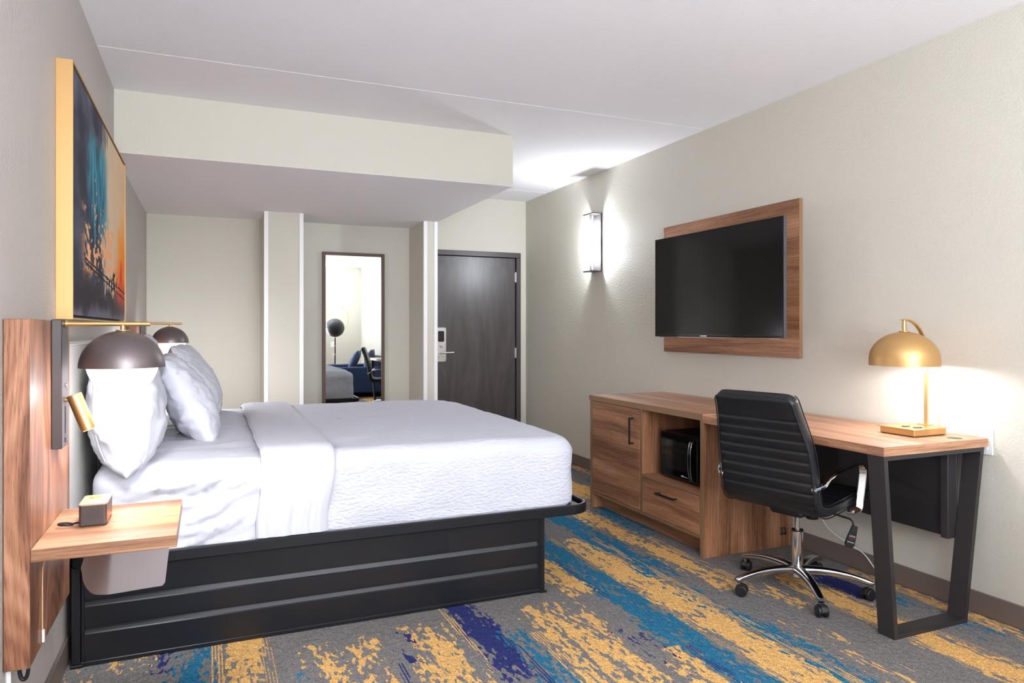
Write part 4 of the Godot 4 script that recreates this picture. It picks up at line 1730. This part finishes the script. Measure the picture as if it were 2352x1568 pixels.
		bar(st, hood, rect_section(0.003, 0.012, 0.001), Vector3.UP, false, false)
		lpart(leg, "caster_hood", st, M.black_plastic)

func build_desk_lamp() -> void:
	var cx := 2.885
	var cf := 2.235
	var y0 := 0.780
	var t := thing("desk_lamp", "gold dome desk lamp lit on the end of the desk", "desk lamp", V(2.92, y0, 2.215))
	var st := S()
	bx(st, 2.820, 3.025, y0 + 0.003, y0 + 0.030, 2.135, 2.305, 0.001)
	bx(st, 2.812, 3.033, y0 + 0.030, y0 + 0.0325, 2.127, 2.313, 0.0008)
	var base := part(t, "base", st, M.gold)
	st = S()
	bx(st, 2.824, 3.02, y0, y0 + 0.003, 2.14, 2.30, 0.0)
	part(t, "base_pad", st, M.black_plastic)
	for q in [[2.868, 2.215, 0.030, 0.020], [2.878, 2.165, 0.034, 0.022]]:
		st = S()
		bx(st, q[0], q[0] + q[2], y0 + 0.0325, y0 + 0.036, q[1], q[1] + q[3], 0.001)
		part(base, "power_socket", st, M.bronze_dark)
	var px := 3.030
	st = S()
	bx(st, px - 0.022, px + 0.012, y0 + 0.0325, y0 + 0.036, cf - 0.03, cf + 0.03, 0.001)
	part(t, "pole_foot", st, M.gold)
	# flat strip that rises and bends over to the middle of the dome
	var pts := [V(px, y0 + 0.034, cf), V(px, 0.95, cf), V(px, 1.08, cf), V(px, 1.125, cf)]
	for k in range(1, 17):
		var a := PI / 2 * k / 16.0
		pts.append(V(px - 0.135 * (1.0 - cos(a)), 1.125 + 0.168 * sin(a), cf))
	pts.append(V(cx - 0.012, 1.293, cf))
	st = S()
	bar(st, pts, rect_section(0.009, 0.003, 0.0005), Vector3(0, 0, 1))
	part(t, "arm", st, M.gold)
	st = S()
	cyl(st, 0.0085, 1.247, 1.290, 20, at(cx, 0, cf), 0.001)
	cyl(st, 0.022, 1.2385, 1.2425, 28, at(cx, 0, cf), 0.001)
	cyl(st, 0.006, 1.240, 1.250, 16, at(cx, 0, cf), 0.0005)
	part(t, "neck", st, M.gold)
	var rim := 1.087
	st = S()
	var prof := [Vector2(0.1435, rim)]
	var inner := []
	for k in 25:
		var a := PI / 2 * k / 24.0
		prof.append(Vector2(0.1435 * cos(a), rim + 0.028 + 0.124 * sin(a)))
		inner.append(Vector2(0.1415 * cos(PI / 2 - a), rim + 0.028 + 0.122 * sin(PI / 2 - a)))
	inner.append(Vector2(0.1415, rim))
	lathe(st, prof, 64, at(cx, 0, cf))
	lathe(st, [Vector2(0.1415, rim), Vector2(0.1435, rim)], 64, at(cx, 0, cf))
	part(t, "shade", st, M.gold_satin)
	st = S()
	lathe(st, inner, 64, at(cx, 0, cf))
	part(t, "shade_lining", st, M.white_plastic)
	st = S()
	cyl(st, 0.017, 1.155, 1.225, 20, at(cx, 0, cf), 0.002)
	part(t, "socket", st, M.white_plastic)
	st = S()
	prof = []
	for k in 17:
		var a := -PI / 2 + PI * k / 16.0
		prof.append(Vector2(0.030 * cos(a), 1.126 + 0.034 * sin(a)))
	lathe(st, prof, 28, at(cx, 0, cf))
	part(t, "bulb", st, M.bulb_glow)
	omni(t, V(cx, 1.118, cf), E_DESK, 0.03, Color(0.98, 0.98, 1.0))

# ---------------------------------------------------------------- seen in the mirror, then the unseen blind and drapes
func build_behind_camera() -> void:
	# sofa with its back to the right wall
	var x0 := 2.13
	var x1 := 3.09
	var f0 := -0.58
	var f1 := 0.76
	var t := thing("sofa", "navy fabric loveseat reflected in the mirror", "sofa", V(2.6, 0, 0.09))
	var st := S()
	bx(st, x0 + 0.04, x1 - 0.02, 0.09, 0.30, f0 + 0.12, f1 - 0.12, 0.015)
	part(t, "seat_base", st, M.navy_fabric)
	for q in [[f0, f0 + 0.16], [f1 - 0.16, f1]]:
		st = S()
		bx(st, x0, x1 - 0.02, 0.09, 0.56, q[0], q[1], 0.02)
		part(t, "arm", st, M.navy_fabric)
	st = S()
	bx(st, x1 - 0.22, x1, 0.09, 0.74, f0 + 0.1, f1 - 0.1, 0.03)
	part(t, "backrest", st, M.navy_fabric)
	var mid := (f0 + f1) / 2
	for q in [[f0 + 0.165, mid - 0.003], [mid + 0.003, f1 - 0.165]]:
		st = S()
		bx(st, x0 + 0.01, x1 - 0.22, 0.305, 0.44, q[0], q[1], 0.03)
		part(t, "seat_cushion", st, M.navy_fabric)
	for x in [x0 + 0.08, x1 - 0.10]:
		for f in [f0 + 0.08, f1 - 0.08]:
			st = S()
			cyl(st, 0.02, 0.0, 0.092, 14, at(x, 0, f), 0.002)
			part(t, "foot", st, M.black_plastic)
	for q in [[2.63, 0.60, -0.20, 26.0, "grey blue cushion propped in the corner of the loveseat"], [2.80, 0.62, 0.36, 18.0, "grey blue cushion propped beside the near arm of the loveseat"]]:
		t = thing("throw_cushion", q[4], "cushion", V(q[0], 0.44, q[2]), "cushions on the loveseat")
		st = S()
		var b := Basis(Vector3.UP, deg_to_rad(20.0)) * Basis(Vector3(0, 0, 1), deg_to_rad(-q[3]))
		for side in [-1.0, 1.0]:
			var rows := []
			for i in 21:
				var u := sin((-1.0 + 2.0 * i / 20.0) * PI / 2)
				var line := PackedVector3Array()
				for j in 21:
					var v := sin((-1.0 + 2.0 * j / 20.0) * PI / 2)
					var body := pow(maxf(0.0, (1 - pow(absf(u), 2.5)) * (1 - pow(absf(v), 2.5))), 0.6)
					line.append(V(q[0], q[1] + 0.05, q[2]) + b * Vector3(side * 0.075 * body, v * 0.215 * (1 - 0.07 * (1 - u * u)), u * 0.215 * (1 - 0.07 * (1 - v * v))))
				rows.append(line)
			grid(st, rows)
		part(t, "cushion_cover", st, M.grey_blue_fabric)

	# floor lamp
	var lx := 2.40
	var lf := -1.10
	t = thing("floor_lamp", "floor lamp with black ball, gold ring and glowing globe in the mirror", "floor lamp", V(lx, 0, lf))
	st = S()
	cyl(st, 0.14, 0.0, 0.022, 40, at(lx, 0, lf), 0.004)
	part(t, "base", st, M.black_plastic)
	st = S()
	cyl(st, 0.014, 0.02, 1.10, 16, at(lx, 0, lf), 0.001)
	part(t, "pole", st, M.black_plastic)
	for y in [0.72, 0.90, 1.075]:
		st = S()
		cyl(st, 0.022, y, y + 0.022, 18, at(lx, 0, lf), 0.003)
		part(t, "collar", st, M.gold)
	st = S()
	var prof := []
	for k in 25:
		var a := -PI / 2 + PI * k / 24.0
		prof.append(Vector2(0.19 * cos(a), 1.28 + 0.19 * sin(a)))
	lathe(st, prof, 40, at(lx, 0, lf))
	part(t, "ball", st, M.black_plastic)
	st = S()
	var ring := []
	for k in 64:
		var a := TAU * k / 64.0
		ring.append(V(lx + 0.02 + 0.27 * cos(a), 1.46 + 0.27 * sin(a), lf - 0.05))
	tube(st, ring, 0.005, 8, true)
	part(t, "ring", st, M.gold)
	st = S()
	prof = []
	for k in 21:
		var a := -PI / 2 + PI * k / 20.0
		prof.append(Vector2(0.105 * cos(a), 1.70 + 0.105 * sin(a)))
	lathe(st, prof, 36, at(lx, 0, lf))
	part(t, "globe", st, M.globe_glow)
	omni(t, V(lx, 1.70, lf), E_FLOOR, 0.09, Color(0.97, 0.985, 1.0))

	# added blind, out of view, its slats set to go with the tilted light strips
	t = thing("added_blind", "added white slatted blind, unseen behind the viewer", "blind", V(0.95, 0.56, FW - 0.01))
	for k in 22:
		st = S()
		cbox(st, Vector3(-1.12, -0.0008, -0.022), Vector3(1.12, 0.0008, 0.022), 0.0, Transform3D(Basis(Vector3(1, 0, 0), deg_to_rad(-30.0)), V(0.95, 0.64 + 0.076 * k, FW - 0.005)))
		part(t, "slat", st, M.white_trim)
	st = S()
	bx(st, -0.17, 2.07, 2.285, 2.33, FW - 0.03, FW + 0.02, 0.003)
	part(t, "head_rail", st, M.white_trim)

	# curtains by the window behind the viewer
	for q in [[-0.46, -0.18, "left"], [2.08, 2.26, "right"]]:
		t = thing("window_drape", "grey drape gathered at the %s of the window" % q[2], "curtain", V((q[0] + q[1]) / 2, 0.03, FW + 0.1), "drapes at the window")
		st = S()
		var rows := [PackedVector3Array(), PackedVector3Array()]
		for k in 61:
			var s := float(k) / 60.0
			var x := lerpf(q[0], q[1], s)
			var f := FW + 0.085 + 0.03 * sin(s * TAU * 5.0)
			rows[0].append(V(x, 0.03, f))
			rows[1].append(V(x, 2.42, f - 0.005))
		grid(st, rows)
		part(t, "cloth", st, M.drape)
	t = thing("wall_outlet", "white power outlet on the window wall behind the floor lamp", "outlet", V(2.49, 0.86, FW + 0.001))
	st = S()
	bx(st, 2.452, 2.528, 0.86, 0.98, FW, FW + 0.006, 0.002)
	part(t, "cover_plate", st, M.white_plastic)
	for y in [0.89, 0.935]:
		st = S()
		bx(st, 2.475, 2.505, y, y + 0.028, FW + 0.005, FW + 0.0085, 0.001)
		part(t, "socket", st, M.white_plastic)
	t = thing("wall_switch", "white switch plate on the desk wall above the loveseat", "switch", V(XR, 1.0, -0.75))
	st = S()
	bx(st, XR - 0.006, XR, 0.98, 1.10, -0.79, -0.71, 0.002)
	part(t, "cover_plate", st, M.white_plastic)
	st = S()
	bx(st, XR - 0.010, XR - 0.005, 1.02, 1.06, -0.76, -0.74, 0.001)
	part(t, "rocker", st, M.white_plastic)

# ---------------------------------------------------------------- small things
func build_small_things() -> void:
	# alarm clock on the near shelf
	var y := 0.669
	var x0 := -0.349
	var x1 := -0.276
	var f0 := 2.405
	var f1 := 2.535
	var t := thing("alarm_clock", "small bronze alarm clock radio with speaker holes on the bedside shelf", "alarm clock", V((x0 + x1) / 2, y, (f0 + f1) / 2))
	var st := S()
	var cxf := Transform3D(Basis(Vector3(1, 0, 0), -PI / 2), V((x0 + x1) / 2, y + 0.004, (f0 + f1) / 2))
	prism(st, rrect(x1 - x0, f1 - f0, 0.008), 0.058, cxf)
	part(t, "casing", st, M.bronze_dark)
	st = S()
	prism(st, rrect(x1 - x0 + 0.001, f1 - f0 + 0.001, 0.009), 0.004, Transform3D(cxf.basis, cxf.origin + Vector3(0, 0.058, 0)))
	var lid := part(t, "top_plate", st, M.champagne)
	st = S()
	cyl(st, 0.015, 0.0, 0.003, 28, at(-0.318, y + 0.066, 2.497), 0.0008)
	part(lid, "dial_button", st, M.gold)
	for k in 7:
		st = S()
		bx(st, -0.293, -0.286, y + 0.066, y + 0.0675, 2.425 + 0.014 * k, 2.435 + 0.014 * k, 0.0003)
		part(lid, "key", st, M.white_plastic)
	for q in [[x0 + 0.01, f0 + 0.012], [x1 - 0.01, f0 + 0.012], [x0 + 0.01, f1 - 0.012], [x1 - 0.01, f1 - 0.012]]:
		st = S()
		cyl(st, 0.005, 0.0, 0.0045, 10, at(q[0], y, q[1]), 0.0005)
		part(t, "foot", st, M.black_plastic)
	for r in 7:
		for c in 7:
			var dx := (c - 3) * 0.0052 + (0.0026 if r % 2 else 0.0)
			var dy := (r - 3) * 0.0052
			if dx * dx + dy * dy > 0.0175 * 0.0175:
				continue
			st = S()
			disc(st, 0.0011, 0.0, 8, aim(V((x0 + x1) / 2 + dx, y + 0.034 + dy, f0 - 0.0003), Vector3(0, 0, 1)), true)
			part(t, "speaker_hole", st, M.black_plastic)
	# its bundled lead
	t = thing("clock_lead", "short coiled dark lead lying beside the alarm clock", "cord", V(-0.375, y, 2.43))
	st = S()
	var pts := []
	for k in 40:
		var a := TAU * k / 13.0
		pts.append(V(-0.385 + 0.018 * cos(a), y + 0.005 + 0.004 * absf(sin(a * 0.5)) + 0.00008 * k, 2.425 + 0.011 * sin(a)))
	pts.append(V(-0.362, y + 0.006, 2.44))
	pts.append(V(-0.350, y + 0.006, 2.447))
	tube(st, pts, 0.0026, 7)
	part(t, "cable", st, M.black_plastic)
	# lead running down the front of the near panel
	t = thing("panel_lead", "thin tan lead running down the walnut panel under the bedside shelf", "cord", V(-0.428, 0.36, 2.34))
	st = S()
	var c := curve([V(-0.428, 0.632, 2.43), V(-0.4275, 0.615, 2.40), V(-0.4275, 0.592, 2.365), V(-0.4275, 0.575, 2.350), V(-0.4275, 0.545, 2.345), V(-0.4275, 0.46, 2.345), V(-0.4275, 0.405, 2.345)], 6)
	tube(st, c, 0.0022, 7)
	part(t, "cable", st, M.tan_cord)
	st = S()
	cyl(st, 0.0038, 0.372, 0.408, 10, at(-0.4255, 0, 2.345), 0.001)
	part(t, "plug", st, M.white_plastic)
	t = thing("wall_conduit", "white cable cover on the wall below the walnut panel", "cable cover", V(XL, 0.10, 2.235))
	st = S()
	bx(st, XL, XL + 0.012, 0.102, 0.36, 2.232, 2.244, 0.003)
	part(t, "cover_strip", st, M.white_plastic)
	t = thing("cable_loop", "black cable loop hanging below the walnut panel", "cord", V(-0.45, 0.31, 2.24))
	st = S()
	var lp := []
	for k in 15:
		var a := PI * k / 14.0
		lp.append(V(-0.452 + 0.010 * cos(a), 0.345 - 0.030 * sin(a), 2.25))
	lp.push_front(V(-0.442, 0.359, 2.25))
	lp.append(V(-0.462, 0.359, 2.25))
	tube(st, lp, 0.005, 8)
	part(t, "cable", st, M.black_plastic)
	# outlet on the wall at the end of the desk
	t = thing("desk_outlet", "white power outlet on the wall past the end of the desk", "outlet", V(XR, 0.70, 2.02))
	st = S()
	bx(st, XR - 0.007, XR, 0.705, 0.82, 1.985, 2.055, 0.002)
	part(t, "cover_plate", st, M.white_plastic)
	for yy in [0.728, 0.772]:
		st = S()
		bx(st, XR - 0.010, XR - 0.006, yy, yy + 0.026, 2.006, 2.034, 0.001)
		part(t, "socket", st, M.white_plastic)
	# white lead under the desk
	t = thing("desk_lead", "thin pale lead drooping along the baseboard under the desk", "cord", V(3.08, 0.0, 2.7))
	st = S()
	var dl := curve([V(3.10, 0.30, 2.95), V(3.09, 0.18, 2.86), V(3.085, 0.13, 2.72), V(3.088, 0.10, 2.62), V(3.09, 0.03, 2.54), V(3.085, 0.006, 2.47)], 8)
	tube(st, dl, 0.0028, 7)
	part(t, "cable", st, M.white_plastic)
